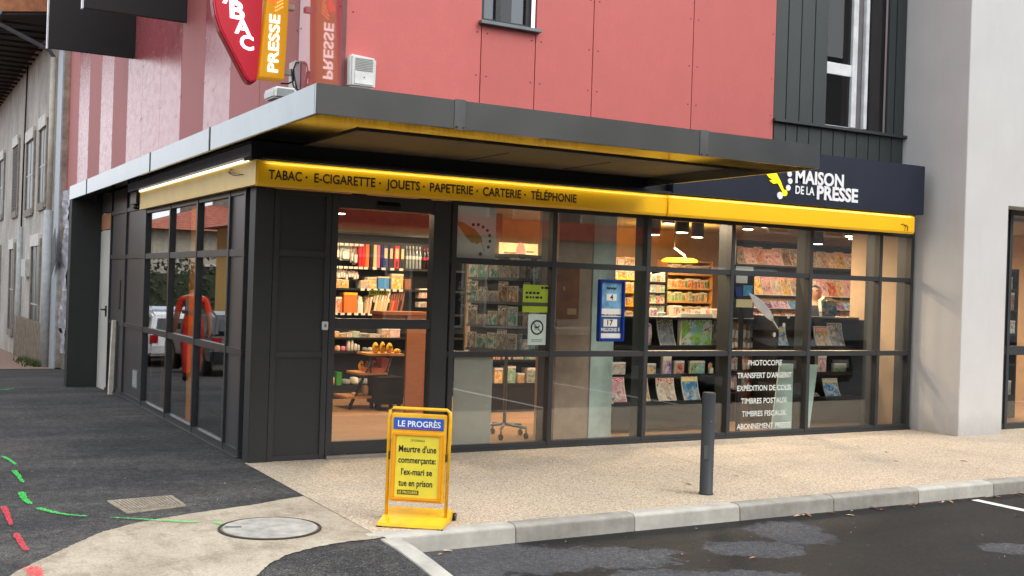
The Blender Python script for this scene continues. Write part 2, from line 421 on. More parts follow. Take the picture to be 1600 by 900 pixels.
# rusty run-off stains across the pavement, plus the bollard's painted shadow
m, t, p, o = new_mat('pavement_stain_shadow'); v = ocoord(t)
a_ = math_(t, 'MULTIPLY', math_(t, 'SUBTRACT', noise(t, v, 26, 6, .8), .42), 1.6, True)
p.inputs['Base Color'].default_value = (.2, .105, .06, 1); p.inputs['Roughness'].default_value = .9; t.links.new(math_(t, 'MULTIPLY', a_, .7), p.inputs['Alpha']); STN = m
def stain_or_shadow(pts, w0):
    mb = MB(); P = resample([A(x, y, 'z', .004)[:2] for x, y in pts], 20); vv = []
    for i, q in enumerate(P):
        d = (P[min(i+1, 19)]-P[max(i-1, 0)]).normalized(); s_ = Vector((-d.y, d.x))*w0*random.uniform(.4, 1.1)*(1-abs(i/19-.5))
        vv.append((mb.bm.verts.new((q.x+s_.x, q.y+s_.y, .0075)), mb.bm.verts.new((q.x-s_.x, q.y-s_.y, .0075))))
    for a, b in zip(vv, vv[1:]): mb.bm.faces.new([a[0], b[0], b[1], a[1]])
    struct(mb.build('pavement_stain_shadow', STN))
stain_or_shadow([(975, 690), (1010, 697), (1045, 712), (1085, 724), (1100, 726)], .05)
stain_or_shadow([(1030, 727), (1060, 736), (1090, 741)], .04)
stain_or_shadow([(1120, 729), (1150, 736), (1190, 748)], .04)
stain_or_shadow([(1330, 679), (1365, 677), (1400, 679)], .16)
stain_or_shadow([(1040, 766), (1075, 771), (1098, 774)], .10)  # bollard's soft shadow, painted on the pavement left of its foot
stain_or_shadow([(1455, 700), (1530, 712), (1600, 722)], .03)
# manhole
c = Vector((-.65, -2.72)); MT = M('worn_manhole_steel', (172, 169, 162), .7, .05, var=.22, vscale=9, bmp=.25, bscale=60)
t_ = thing('manhole_cover', 'round pale steel manhole cover set in the beige concrete', 'manhole cover', (c.x, c.y, .004))
mb = MB(); mb.lathe([(.345, 0), (.345, .009), (.329, .011), (.329, 0)], 64); mb.build('rim', M('rusty_rim', (70, 62, 55), .8, .4), t_, local=True)
mb = MB(); mb.lathe([(.317, 0), (.317, .010), (.309, .013)], 64); mb.build('lid', MT, t_, local=True)
mb = MB(); mb.box(-.30, -.19, -.012, .012, .0125, .0145, mat=Matrix.Rotation(R(160-180), 4, 'Z')); mb.build('lifting_slot', M('dark_gap', (28, 28, 28), .8), t_, local=True)
# drain grate
g = [A(x, y, 'z', 0) for x, y in ((170, 785), (267, 777), (288, 792), (200, 803))]
t_ = thing('drain_grate', 'pale slotted metal drain grate sunk in the dark asphalt', 'drain grate', (g[0].x, g[0].y, 0))
GM = M('dusty_grate_iron', (172, 160, 142), .8, .25, var=.25, vscale=20)
mb = MB(); nb = 17
for k in range(nb):
    f0, f1 = (k+.25)/nb, (k+.8)/nb
    q = [g[0].lerp(g[1], f0), g[0].lerp(g[1], f1), g[3].lerp(g[2], f1), g[3].lerp(g[2], f0)]
    mb.prism([(v.x, v.y, .004) for v in q], (0, 0, .012))
mb.build('bars', GM, t_, bevel=.002)
mb = MB(); mb.prism([(v.x, v.y, .003) for v in g], (0, 0, .002)); mb.build('pit', M('dark_gap', (28, 28, 28), .8), t_)
mb = MB(); ctr = sum(g, Vector())/4
for i in range(4):
    a, b = g[i], g[(i+1) % 4]; ao, bo = a+(a-ctr)*.05, b+(b-ctr)*.05
    mb.prism([(v.x, v.y, .003) for v in (a, b, bo, ao)], (0, 0, .011))
mb.build('rim', GM, t_)
# fallen leaves and grit
LEAF = [M('leaf_tan', (176, 128, 88), .8, var=.3), M('leaf_pale', (204, 176, 146), .8, var=.3), M('leaf_rust', (150, 82, 58), .8, var=.3)]
leafme = []
for k in range(3):
    mb = MB(); P = [(-.5, 0, 0), (-.2, .2, .06), (.2, .17, .1), (.55, 0, .02), (.2, -.18, .08), (-.2, -.19, .03)]
    cv = mb.bm.verts.new((0, 0, .0)); vs = mb.verts(P)
    for i in range(6): mb.bm.faces.new([cv, vs[i], vs[(i+1) % 6]])
    mb.bm.faces.new(vs)
    leafme.append(mb.mesh('fallen_leaf', LEAF[k]))
spots = []
for i in range(46): spots.append((A(random.choice([random.uniform(1210, 1320), random.uniform(1440, 1600), random.uniform(1540, 1590)]), 800, 'z', -.12).x*0+random.choice([random.gauss(3.7, .22), random.gauss(5.45, .2), random.gauss(6.35, .3), random.gauss(5.1, .4), random.uniform(.4, 7)]), -3.27-abs(random.gauss(0, .045)), -.117))
for i in range(8): spots.append((random.uniform(.4, 6.5), random.uniform(-4.9, -3.4), -.117))
for px, py in ((688, 867), (700, 862), (1066, 867), (1150, 745), (1080, 772), (1075, 758), (1000, 733), (915, 738), (1385, 708), (1400, 722), (1340, 698), (1505, 722), (830, 775), (720, 725), (340, 622), (193, 729), (355, 698), (383, 770), (126, 630)):
    on_park = py > 840; q = A(px, py, 'z', -.12 if on_park else 0); spots.append((q.x, q.y, -.117 if on_park else .008))
for i, (x, y, z) in enumerate(spots):
    o = bpy.data.objects.new('fallen_leaf', leafme[i % 3]); COL.objects.link(o); s = random.uniform(.03, .085)
    o.location = (x, y, z+.002); o.scale = (s, s*random.uniform(.5, 1), s); o.rotation_euler = (random.uniform(-.2, .2), random.uniform(-.1, .1), random.uniform(0, 6.3))
    tag(o, 'small dry brown leaf lying on the ground', 'leaf', 'fallen leaves on the ground')
GRIT = M('pale_grit', (150, 144, 136), .85)
mb = MB(); rn = random.Random(21)
for i in range(420):
    zone = rn.random()
    if zone < .55: x, y = rn.uniform(-4, -.08), rn.uniform(-4.6, 9)
    elif zone < .8: x, y = rn.uniform(0, 8), rn.uniform(-5.6, -3.3)
    else: x, y = rn.uniform(0, 8), rn.uniform(-3.05, -.1)
    if x < 0 and y < -3.2 and x > -.06: continue
    z = -.12 if (x > 0 and y < -3.2) else gz(x, y)+.004; s = rn.choice([.003, .004, .004, .005, .008])*rn.uniform(.7, 1.2)
    vs = mb.verts([(x+s*rn.uniform(.6, 1), y, z), (x, y+s*rn.uniform(.6, 1), z), (x-s*rn.uniform(.6, 1), y, z), (x, y-s*rn.uniform(.6, 1), z), (x+s*.1, y, z+s)])
    for k in range(4): mb.bm.faces.new([vs[k], vs[(k+1) % 4], vs[4]])
o = mb.build('grit', GRIT); o['kind'] = 'stuff'
# ================================================================== THE CORNER BUILDING
ANTH = M('anthracite_frame', (52, 54, 56), .42, .0, var=.08, vscale=3)
PANEL = M('anthracite_panel', (44, 47, 48), .5, var=.06, vscale=2)
SIDEP = M('side_panel_satin', (84, 84, 86), .36, .4, var=.1, vscale=2.5, stretch=(1, 1, .25))
NAVY = M('navy_board', (17, 26, 45), .4, var=.06, vscale=2)
NAVYD = M('dark_board', (14, 17, 22), .5, var=.06)
YEL = M('yellow_cassette', (250, 194, 20), .32, var=.03, vscale=1.5)
REDM = []
def cladding(name, c, glossy):
    m, t, p, o = new_mat(name); c = lin(c); v = ocoord(t)
    n1 = noise(t, v, 3.5, 6, .65); n2 = noise(t, v, 60, 3, .6)
    col = ramp(t, n1, [(.3, tuple(x*.96 for x in c)), (.7, tuple(x*1.03 for x in c))])
    col = mixc(t, 1, col, ramp(t, n2, [(.3, (.97, .97, .97)), (.7, (1.03, 1.03, 1.03))]), 'MULTIPLY')
    oi = t.nodes.new('ShaderNodeObjectInfo'); tone = nd(t, 'MapRange'); t.links.new(oi.outputs['Random'], tone.inputs[0]); tone.inputs[3].default_value = .93; tone.inputs[4].default_value = 1.06
    hs = t.nodes.new('ShaderNodeHueSaturation'); t.links.new(tone.outputs[0], hs.inputs['Value']); t.links.new(col, hs.inputs['Color'])
    rain = noise(t, ocoord(t, (5, 5, .5)), 1.1, 6, .7); col = mixc(t, 1, hs.outputs[0], ramp(t, rain, [(.3, (.965, .96, .96)), (.6, (1, 1, 1))]), 'MULTIPLY')
    t.links.new(col, p.inputs['Base Color'])
    if glossy == 2: p.inputs['Roughness'].default_value = .05; p.inputs['Specular IOR Level'].default_value = .8
    elif glossy:
        st = noise(t, ocoord(t, (1, .5, 1.1)), 7, 8, .8)
        rr = nd(t, 'MapRange'); t.links.new(st, rr.inputs[0]); rr.inputs[1].default_value = .3; rr.inputs[2].default_value = .7; rr.inputs[3].default_value = .0; rr.inputs[4].default_value = .36
        t.links.new(rr.outputs[0], p.inputs['Roughness']); p.inputs['Specular IOR Level'].default_value = .6
        bump(t, p, noise(t, ocoord(t, (1, .5, 1)), 15, 7, .8), .34, .01)
    else: p.inputs['Roughness'].default_value = .6
    return m
RED_F = cladding('red_front_cladding', (199, 102, 97), False)
RED_L = cladding('red_side_cladding', (176, 100, 98), False)
RED_G = cladding('glossy_red_side_cladding', (178, 92, 96), True); RED_S = cladding('polished_red_side_cladding', (178, 92, 96), 2)
GAP = M('dark_gap', (28, 28, 28), .8)
DCLAD = M('dark_standing_seam', (60, 66, 66), .45, .1, var=.06, vscale=2)
REND = M('pale_grey_render', (204, 202, 200), .9, var=.025, vscale=2, bmp=.35, bscale=120)
t = REND.node_tree; p = t.nodes['Principled BSDF']; v = ocoord(t); sx = nd(t, 'SeparateXYZ'); t.links.new(v, sx.inputs[0])
hgt = math_(t, 'SUBTRACT', math_(t, 'MULTIPLY', noise(t, ocoord(t, (1.4, 1.4, .6)), 3, 7, .7), .62), sx.outputs[2])   # splash dirt creeping up from the pavement
old = p.inputs['Base Color'].links[0].from_socket
t.links.new(mixc(t, math_(t, 'MULTIPLY', math_(t, 'MULTIPLY', hgt, 3.0, True), .45), mixc(t, 1, old, ramp(t, noise(t, ocoord(t, (2.2, 2.2, .22)), 2.4, 7, .7), [(.34, (.975, .972, .97)), (.5, (1, 1, 1))]), 'MULTIPLY'), (.27, .255, .24)), p.inputs['Base Color'])
ZINC = M('grey_canopy_metal', (142, 147, 150), .17, .88, var=.07, vscale=2.2)
SOFG = M('soffit_glossy_metal', (46, 44, 39), .13, .8, var=.15, vscale=3)
SOFR = M('soffit_rough_panel', (92, 84, 72), .55, .1, var=.25, vscale=8, bmp=.3, bscale=40)
WHITEF = M('white_window_frame', (226, 228, 230), .35)
GLASS = glass('shop_glass'); GLASSS = glass('side_glass', (.8, .82, .82), 3.2, g=1.25); GLASSD = glass('upper_window_glass', (.3, .32, .33), 1.0)
B = thing('shop_building', 'red clad corner building with a dark glazed newsagent on its ground floor', 'building', (0, 0, 0))

# ---- front glazing: posts, rails, one pane per opening
MX = [2.03, 3.22, 4.46, 5.68, 6.93, 8.14, 8.72]
RZ = [(0, .075), (.97, 1.03), (1.92, 1.98), (2.51, 2.56)]
mb = MB()
for i, x in enumerate(MX):
    d = .2 if i else .1
    mb.box(x-.028, x+.028, -.03, d, 0, 2.6)
for z0, z1 in RZ: mb.box(1.985, 8.748, -.024, .07, z0 if z0 else .004, z1)
mb.box(1.985, 8.76, -.05, -.026, .006, .03)
FR = mb.build('shopfront_frame', ANTH, B, bevel=.003)
for a, b in zip(MX, MX[1:]):
    for (q, z0), (z1, r_) in zip(RZ, RZ[1:]):
        mb = MB(); mb.box(a+.026, b-.026, .012, .022, z0-.005, z1+.005); mb.build('window_pane', GLASS, FR)
# inner window boards on the middle rail catch the shop light
mb = MB()
for a, b in zip(MX[2:], MX[3:]): mb.box(a+.03, b-.03, .072, .16, 1.0, 1.028)
mb.build('window_board', M('pale_board', (206, 190, 168), .6), FR)
# ---- corner post, blind panel and the sliding door
mb = MB(); mb.box(-.02, .155, -.03, .155, -.05, 2.545); mb.build('corner_post', PANEL, B, bevel=.004)
mb = MB()
mb.box(.16, .215, -.022, .1, .004, 2.54); mb.box(.665, .72, -.022, .1, .004, 2.54)
for z0, z1 in ((.006, .055), (.97, 1.03), (1.92, 1.98), (2.5, 2.54)): mb.box(.213, .667, -.018, .1, z0, z1)
PF = mb.build('blind_panel', ANTH, B, bevel=.003)
mb = MB()
for z0, z1 in ((.05, .975), (1.025, 1.925), (1.975, 2.505)): mb.box(.21, .67, -.004, .09, z0, z1)
mb.build('panel_infill', PANEL, PF)
mb = MB(); mb.box(.725, .79, -.02, .1, .04, 2.54); mb.box(1.80, 1.985, -.02, .1, .04, 2.54); mb.box(.79, 1.80, -.016, .1, 2.405, 2.54)
mb.box(.79, 1.80, -.012, .06, .045, .165); mb.box(.79, 1.80, -.012, .06, 1.25, 1.345)
D = mb.build('sliding_door', ANTH, B, bevel=.003)
for z0, z1 in ((.16, 1.255), (1.34, 2.41)):
    mb = MB(); mb.box(.785, 1.805, .018, .028, z0, z1); mb.build('door_pane', GLASS, D)
mb = MB(); mb.box(.73, 1.99, -.06, .1, .004, .038); mb.build('threshold', M('steel_threshold', (176, 176, 174), .35, .8), D)
mb = MB(); mb.prism([(1.18, -.017, 2.49), (1.42, -.017, 2.49), (1.42, -.05, 2.475), (1.42, -.05, 2.45), (1.18, -.05, 2.45), (1.18, -.05, 2.475)][:2]+[(1.42, -.05, 2.45), (1.18, -.05, 2.45)], (0, .001, -.03))
mb.build('door_sensor', M('black_plastic', (22, 22, 23), .35), D)
ENT = M('entrance_sticker', (196, 190, 60), .5)
mb = MB(); mb.box(1.14, 1.33, .008, .0165, 1.575, 1.625, 0); put_text(mb, 'ENTREE', (1.152, .0075, 1.588), (1, 0, 0), (0, 0, 1), width=.165, cap=.026, mi=1)
mb.build('entrance_sticker', [ENT, M('ink_black', (24, 22, 20), .6)], D)

# ---- left side glazing
LY = [.31, .85, 2.12, 3.43, 4.81, 6.13, 7.30]
mb = MB()
for y in LY[:5]: mb.box(-.026, .08, y-.026, y+.026, -.03, 2.56)
for z0, z1 in ((.0, .075), (.97, 1.03), (1.92, 1.98)): mb.box(-.02, .07, .27, 4.83, z0-.01, z1)
mb.box(-.02, .07, .27, 4.83, 2.5, 2.56)
for y in LY[5:]: mb.box(-.026, .08, y-.026, y+.026, -.08, 2.93)
for z0, z1 in ((-.03, .06), (.97, 1.03), (1.92, 1.98), (2.57, 2.63)): mb.box(-.02, .07, 4.8, 7.32, z0, z1)
mb.box(-.05, -.022, .28, 7.3, -.06, .012)
SF = mb.build('side_glazing_frame', M('side_frame_satin', (66, 67, 69), .36, .3), B, bevel=.003)
for a, b in zip(LY[1:4], LY[2:5]):
    for z0, z1 in ((.07, .98), (1.02, 1.93), (1.97, 2.51)):
        mb = MB(); mb.box(.012, .022, a+.024, b-.024, z0, z1); mb.build('window_pane', GLASSS, SF)
for a, b, zz in ((LY[0], LY[1], ((.07, .98), (1.02, 1.93), (1.97, 2.51))), (LY[4], LY[5], ((.05, .98), (1.02, 1.93), (1.97, 2.58), (2.62, 2.93))), (LY[5], LY[6], ((-.02, .98), (1.02, 1.93), (1.97, 2.58), (2.62, 2.93)))):
    for z0, z1 in zz:
        mb = MB(); mb.box(.0, .05, a+.02, b-.02, z0, z1); mb.build('side_panel', SIDEP, SF)
mb = MB(); mb.box(.04, .06, .15, .3, -.05, 2.54); mb.build('side_panel', PANEL, SF)
mb = MB(); mb.box(-.012, .004, 5.1, 5.42, .19, .43, 0)
for k in range(7): mb.box(-.018, -.008, 5.13, 5.39, .215+k*.03, .228+k*.03, 1)
mb.build('air_vent', [M('vent_grey', (120, 122, 124), .5), M('vent_light', (170, 172, 172), .5)], SF)
mb = MB(); mb.box(-.012, .004, 6.5, 6.62, 1.2, 1.62); mb.build('meter_slot', PANEL, SF)
WD = M('off_white_door', (196, 194, 186), .5, var=.06, vscale=2)
mb = MB(); mb.box(-.012, .06, 7.36, 8.2, -.09, 2.36); DW = mb.build('service_door', WD, B, bevel=.004)
mb = MB(); mb.box(-.03, -.012, 7.5, 7.55, 1.06, 1.22, 0); mb.tube([(-.03, 7.52, 1.16), (-.07, 7.52, 1.16), (-.07, 7.66, 1.16)], .012, 8); mb.build('handle', M('black_plastic', (22, 22, 23), .35), DW)
mb = MB(); mb.box(-.01, .06, 7.33, 8.2, 2.38, 2.62); mb.build('timber_infill', M('raw_timber', (176, 122, 84), .7, var=.2, stretch=(1, 8, 1)), B)
mb = MB(); mb.box(-.005, .06, 7.33, 8.2, 2.64, 2.93); mb.build('side_panel', SIDEP, B)
mb = MB(); mb.prism([(-.10, 6.72, gz(0, 6.7)), (-.035, 6.72, gz(0, 6.7)), (-.035, 6.66, 1.04), (-.085, 6.66, 1.04)], (0, -.09, 0)); tag(mb.build('marker_post', M('weathered_white_paint', (212, 204, 188), .7, var=.18), bevel=.004), 'short off white post standing against the dark side wall beside the white door', 'post')
# ---- the fin at the far end
mb = MB(); mb.box(-.45, .02, 8.22, 8.5, -.2, 2.838); mb.build('end_fin', M('fin_dark', (40, 42, 40), .6), B, bevel=.006)
# ---- ground floor body: lintel, ceiling, floor, inner walls
mb = MB(); mb.box(.03, 8.8, .03, .12, 2.56, 2.96); mb.box(.09, .12, .12, 8.3, 2.56, 2.96); mb.build('lintel', NAVYD, B)
mb = MB(); mb.box(.12, 14, .12, 6.7, 2.86, 2.92); mb.build('interior_ceiling', M('shop_ceiling', (176, 166, 156), .9), B)
WOOD = None
m, t, p, o = new_mat('oak_floor'); v = ocoord(t)
br = nd(t, 'TexBrick', Scale=1.0, **{'Mortar Size': .004, 'Brick Width': 1.3, 'Row Height': .14, 'Color1': (.42, .23, .12, 1), 'Color2': (.34, .18, .09, 1), 'Mortar': (.12, .06, .03, 1)}); t.links.new(v, br.inputs['Vector'])
gr = noise(t, ocoord(t, (1.2, 16, 1)), 4, 6, .6)
t.links.new(mixc(t, 1, br.outputs[0], ramp(t, gr, [(.3, (.8, .8, .8)), (.7, (1.15, 1.15, 1.15))]), 'MULTIPLY'), p.inputs['Base Color']); p.inputs['Roughness'].default_value = .38
mb = MB(); mb.box(.1, 14, .1, 6.7, -.05, .012); mb.build('interior_floor', m, B)
BEI = M('beige_wall', (206, 178, 148), .85, var=.05)
mb = MB(); mb.box(.1, 14.1, 6.7, 6.8, 0, 2.9); mb.box(14, 14.1, -.3, 6.7, 0, 2.9); mb.box(.082, .12, 4.86, 6.7, 0, 2.9); mb.build('interior_wall', BEI, B)
mb = MB(); mb.box(.12, 5.6, 5.42, 5.5, 0, 2.86); mb.build('partition_wall', M('partition', (150, 128, 108), .85), B)
mb = MB(); mb.box(8.755, 8.8, .125, 1.05, 0, 2.86); mb.box(8.8, 9.6, 1.05, 1.1, 0, 2.86); mb.build('inner_pier', BEI, B)
# ---- right pier, pale rendered wall and the further shop window
mb = MB(); mb.prism([(8.8, -.75, -.05), (9.64, -.75, -.05), (9.64, -.75, 2.95), (18, -.75, 2.95), (18, -.75, 10.2), (8.8, -.75, 10.2)], (0, 1.75, 0)); mb.build('rendered_pier', REND, B, bevel=.006)
mb = MB(); mb.box(8.8, 18, 1.001, 7, 2.96, 10.2); mb.build('upper_block', REND, B)
mb = MB()
for x in (9.66, 10.17, 11.5, 12.8, 14.0): mb.box(x-.03, x+.03, -.42, -.2, 0, 2.95)
for z0, z1 in ((.004, .08), (1.0, 1.12), (2.88, 2.95)): mb.box(9.64, 14.1, -.41, -.33, z0, z1)
mb.box(9.65, 10.16, -.4, -.36, .08, 2.88)
F2 = mb.build('shopfront_frame', ANTH, B, bevel=.003)
for a, b in ((10.17, 11.5), (11.5, 12.8), (12.8, 14.0)):
    for z0, z1 in ((.07, 1.01), (1.11, 2.89)):
        mb = MB(); mb.box(a+.028, b-.028, -.385, -.375, z0, z1); mb.build('window_pane', GLASS, F2)
mb = MB(); mb.box(9.64, 14.1, -.33, .3, 2.90, 2.948); mb.box(9.64, 14.1, -.35, .12, -.05, .011); mb.build('window_reveal', PANEL, B)
# ---- upper storeys
mb = MB(); mb.box(.92, 8.8, .60, 19.8, 2.97, 10.2); mb.box(.92, 6, 8.5, 19.8, -1.2, 2.97)
for x0, x1, z0, z1 in ((.92, 2.41, 2.97, 10.2), (2.41, 3.05, 2.97, 4.44), (3.05, 7.37, 2.97, 10.2), (7.37, 8.47, 2.97, 3.86), (8.47, 8.8, 2.97, 10.2)): mb.box(x0, x1, .30, .6, z0, z1)
for x0, x1, z0, z1 in (): mb.box(x0, x1, .3, .6, z0, z1); mb.build('backing_wall', DCLAD, B)
mb = MB(); mb.box(.86, .92, 8.5, 19.8, -1.2, 3.66); mb.build('ground_wall', M('grey_block_wall', (140, 136, 130), .9, var=.2), B)
PX = [533, 465, 406, 360, 319, 283, 251, 223, 200, 178, 159, 141, 125, 111, 97]
PY = [A(px, 125, 'x', .86).y for px in PX]; PY[0] = .24; PY[-1] = 19.8
glossy = 'gmmgmgggmgmgmg'
for i, (a, b) in enumerate(zip(PY, PY[1:])):
    mb = MB(); mb.box(.86, .9, a+(.006 if i else .0), b-.006, 2.97 if i < 6 else 3.66 if a > 8.4 else 3.0, 10.2, 0)
    for z in (3.5, 4.4, 5.3, 6.2, 7.1, 8.0):
        for y in (a+.06, b-.06): mb.box(.857, .862, y-.008, y+.008, z-.008, z+.008, 1)
    mb.build('side_cladding_panel', [RED_S if i == 0 else RED_G if glossy[i] == 'g' else RED_L, GAP], B)
FX = [.90, 2.40, 3.06, 3.80, 5.20, 6.48]
for i, (a, b) in enumerate(zip(FX, FX[1:])):
    mb = MB(); top = 4.43 if i == 1 else 10.2
    mb.box(a+(.006 if i else 0), b-.006, .24, .28, 2.97, top, 0)
    for z in (3.4, 3.9, 4.35, 4.9, 5.5, 6.1):
        if z < top-.02:
            for x in (a+.07, b-.05): mb.box(x-.006, x+.006, .237, .242, z-.006, z+.006, 1)
    mb.build('front_cladding_panel', [RED_F, GAP], B)
mb = MB(); mb.box(.857, .9, .225, .245, 2.97, 10.2); mb.build('corner_trim', M('trim_dark_red', (120, 70, 70), .4), B)
# small upper window
mb = MB(); mb.box(2.36, 3.10, .17, .34, 4.435, 4.47); mb.build('window_sill', M('zinc_sill', (120, 126, 128), .4, .5), B, bevel=.003)
mb = MB(); mb.box(2.41, 2.47, .33, .40, 4.47, 6.0); mb.box(2.61, 2.67, .33, .40, 4.47, 6); mb.box(2.98, 3.05, .33, .40, 4.47, 6); mb.box(2.41, 3.05, .335, .4, 4.47, 4.53)
W1 = mb.build('upper_window', M('dark_window_frame', (50, 52, 54), .4), B)
mb = MB(); mb.box(2.47, 2.98, .36, .37, 4.53, 6); mb.build('pane', GLASSD, W1)
mb = MB(); mb.box(2.66, 2.84, .40, .42, 4.5, 6); mb.build('curtain', M('white_curtain', (214, 216, 220), .9, var=.15, stretch=(12, 1, 1)), W1)
# dark standing seam bay with the tall window
mb = MB(); xs = [6.48, 6.69, 6.91, 7.14, 7.37]
for a, b in zip(xs, xs[1:]): mb.box(a+.006, b-.006, .25, .29, 3.875, 10.2)
for a, b in ((8.47, 8.6), (8.61, 8.795)): mb.box(a, b-.006, .25, .29, 3.875, 10.2)
xs = [6.5, 6.7, 6.89, 7.09, 7.3, 7.51, 7.72, 7.93, 8.14, 8.35, 8.57, 8.795]
for a, b in zip(xs, xs[1:]): mb.box(a+.006, b-.006, .252, .29, 2.97, 3.835)
mb.box(6.47, 8.84, .19, .29, 3.835, 3.872)
mb.build('dark_cladding', DCLAD, B, bevel=.003)
mb = MB(); mb.box(7.37, 7.40, .30, .36, 3.9, 10); mb.box(7.84, 7.93, .28, .36, 3.9, 10); mb.box(7.40, 7.84, .29, .35, 4.55, 4.70); mb.box(8.07, 8.13, .28, .36, 3.9, 10); mb.box(7.40, 7.84, .30, .35, 3.874, 3.90)
W2 = mb.build('upper_window', WHITEF, B, bevel=.004)
mb = MB(); mb.box(7.935, 8.068, .33, .34, 3.9, 10, 0); mb.build('shutter_box', M('grey_blind', (112, 108, 112), .7), W2)
for a, b, z0, z1 in ((7.40, 7.84, 3.90, 4.55), (7.40, 7.84, 4.70, 10), (8.13, 8.47, 3.9, 10)):
    mb = MB(); mb.box(a, b, .32, .328, z0, z1); mb.build('pane', GLASSD, W2)
mb = MB(); mb.box(7.375, 8.465, .56, .598, 3.88, 10.2); mb.build('window_back', GAP, W2)
# ---- canopy
mb = MB()
mb.box(-.45, 4.25, -2.80, -2.77, 2.84, 3.05); mb.box(-.45, -.42, -2.77, 8.52, 2.84, 3.05); mb.box(4.22, 4.25, -2.77, .2, 2.84, 3.05)
mb.box(-.42, 4.22, -2.77, .2, 3.02, 3.045); mb.box(-.42, .9, .2, 8.52, 3.02, 3.045); mb.box(-.42, .5, 8.49, 8.52, 2.84, 3.02)
CA = mb.build('canopy', ZINC, B, bevel=.003)
mb = MB(); mb.box(-.42, 4.22, -2.77, -1.55, 2.95, 2.965); mb.box(-.42, .35, -1.55, 8.49, 2.95, 2.965); mb.build('soffit_border', SOFG, CA)
mb = MB(); mb.box(.35, 4.22, -1.55, .03, 2.935, 2.96); mb.build('soffit_panel', SOFR, CA)
JM = M('joint_metal', (146, 150, 153), .22, .88)
for px in (718, 1101):
    mb = MB(); x = A(px, 190, 'y', -2.8).x; mb.box(x-.045, x+.045, -2.806, -2.801, 2.835, 3.056)
    for dx in (-.025, .03): mb.box(x+dx-.008, x+dx+.008, -2.81, -2.8065, 2.845, 2.858, 1)
    mb.build('joint_cover', [JM, GAP], CA, bevel=.001)
for px in (327, 137, 235):
    mb = MB(); y = A(px, 230, 'x', -.45).y; mb.box(-.456, -.451, y-.012, y+.012, 2.836, 3.056); mb.build('joint_cover', M('joint_dark', (90, 94, 96), .4, .7), CA)
for q in ((2.0, -1.2), (3.1, -1.25)):
    mb = MB(); mb.box(q[0]-.004, q[0]+.004, q[1]+.06, q[1]+.9, 2.931, 2.949); mb.build('soffit_joint', GAP, CA)
# ---- balcony screens high on the side wall
SLAB = M('black_balcony_screen', (24, 27, 27), .55, var=.08); 
for y, zb, lab in ((10.6, 5.56, 'lower black balcony screen with a thin white edge high on the red side wall'), (6.74, 5.47, 'upper black balcony screen overlapping the other one at the top of the photo')):
    t_ = thing('balcony_screen', lab, 'balcony screen', (.13, y, zb), group='black balcony screens on the side wall')
    mb = MB(); mb.box(-.585, .855, y-.02, y+.06, zb, zb+2.6); mb.build('screen', SLAB, t_, bevel=.004)
    mb = MB(); mb.box(-.612, -.588, y-.025, y+.065, zb-.01, zb+2.6); mb.build('edge_trim', M('bright_trim', (228, 230, 232), .3, .2), t_)
# ================================================================== SIGNS AND FITTINGS
INK = M('ink_brown_black', (40, 26, 14), .5); WHITE_E = emit('lit_white_letters', (255, 255, 255), 1.1)
# navy fascia boards
t_ = thing('fascia_board', 'dark navy fascia board under the canopy above the yellow band', 'sign board', (2.2, -.1, 2.77))
mb = MB(); mb.box(-.13, 4.52, -.22, .02, 2.775, 2.94); mb.build('board', NAVYD, t_)
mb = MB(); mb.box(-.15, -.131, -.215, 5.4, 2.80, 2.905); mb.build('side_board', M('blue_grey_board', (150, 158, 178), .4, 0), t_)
mb = MB(); mb.box(-.128, -.09, .03, 5.4, 2.80, 2.94); mb.build('side_backing', NAVYD, t_)
t_ = thing('name_board', 'navy shop name board with white lettering and a yellow feather', 'sign board', (6.5, -.3, 2.77))
mb = MB(); mb.box(4.53, 8.55, -.33, .02, 2.785, 3.405); mb.build('board', NAVY, t_, bevel=.006)
LW_ = M('white_letters', (240, 240, 242), .5); ux, uz = (1, 0, 0), (0, 0, 1)
mb = MB(); yb = -.331
def at(px, py, y=yb): return A(px, py, 'y', y)
a, b = at(1242.5, 283.5), at(1318, 285); put_text(mb, 'MAISON', (a.x, yb, 3.035), ux, uz, width=b.x-a.x, cap=.145, bold=.03, thick=.006)
a, b = at(1242.5, 300), at(1272, 302); put_text(mb, 'DE LA', (a.x, yb, 2.905), ux, uz, width=b.x-a.x, cap=.092, bold=.018, thick=.006)
a, b = at(1276, 305), at(1340, 312); put_text(mb, 'PRESSE', (a.x, yb, 2.868), ux, uz, width=b.x-a.x, cap=.152, bold=.035, thick=.006)
mb.build('lettering', LW_, t_)
mb = MB()
for px, py in ((1233, 272), (1234, 283), (1231, 293.5), (1218, 305.5)):
    q = at(px, py); r_ = .042 if py == 305.5 else .034
    mb.prism([(q.x+r_*math.cos(k*.4488), yb, q.z+r_*math.sin(k*.4488)) for k in range(14)], (0, -.012, 0))
mb.build('white_dot', LW_, t_)
YF = emit('lit_yellow_feather', (255, 224, 10), .55)
mb = MB()
F = [(1211, 268), (1219, 284), (1224.5, 299), (1222.5, 300), (1215, 286), (1208, 287), (1202, 282), (1208, 280), (1202, 278), (1196, 270), (1190, 262), (1200, 262)]
mb.prism([at(*q) for q in F], (0, -.012, 0))
q = at(1225.5, 301.5); mb.prism([(q.x+.036*math.cos(k*.4488), yb, q.z+.036*math.sin(k*.4488)) for k in range(14)], (0, -.012, 0))
mb.build('feather', YF, t_)
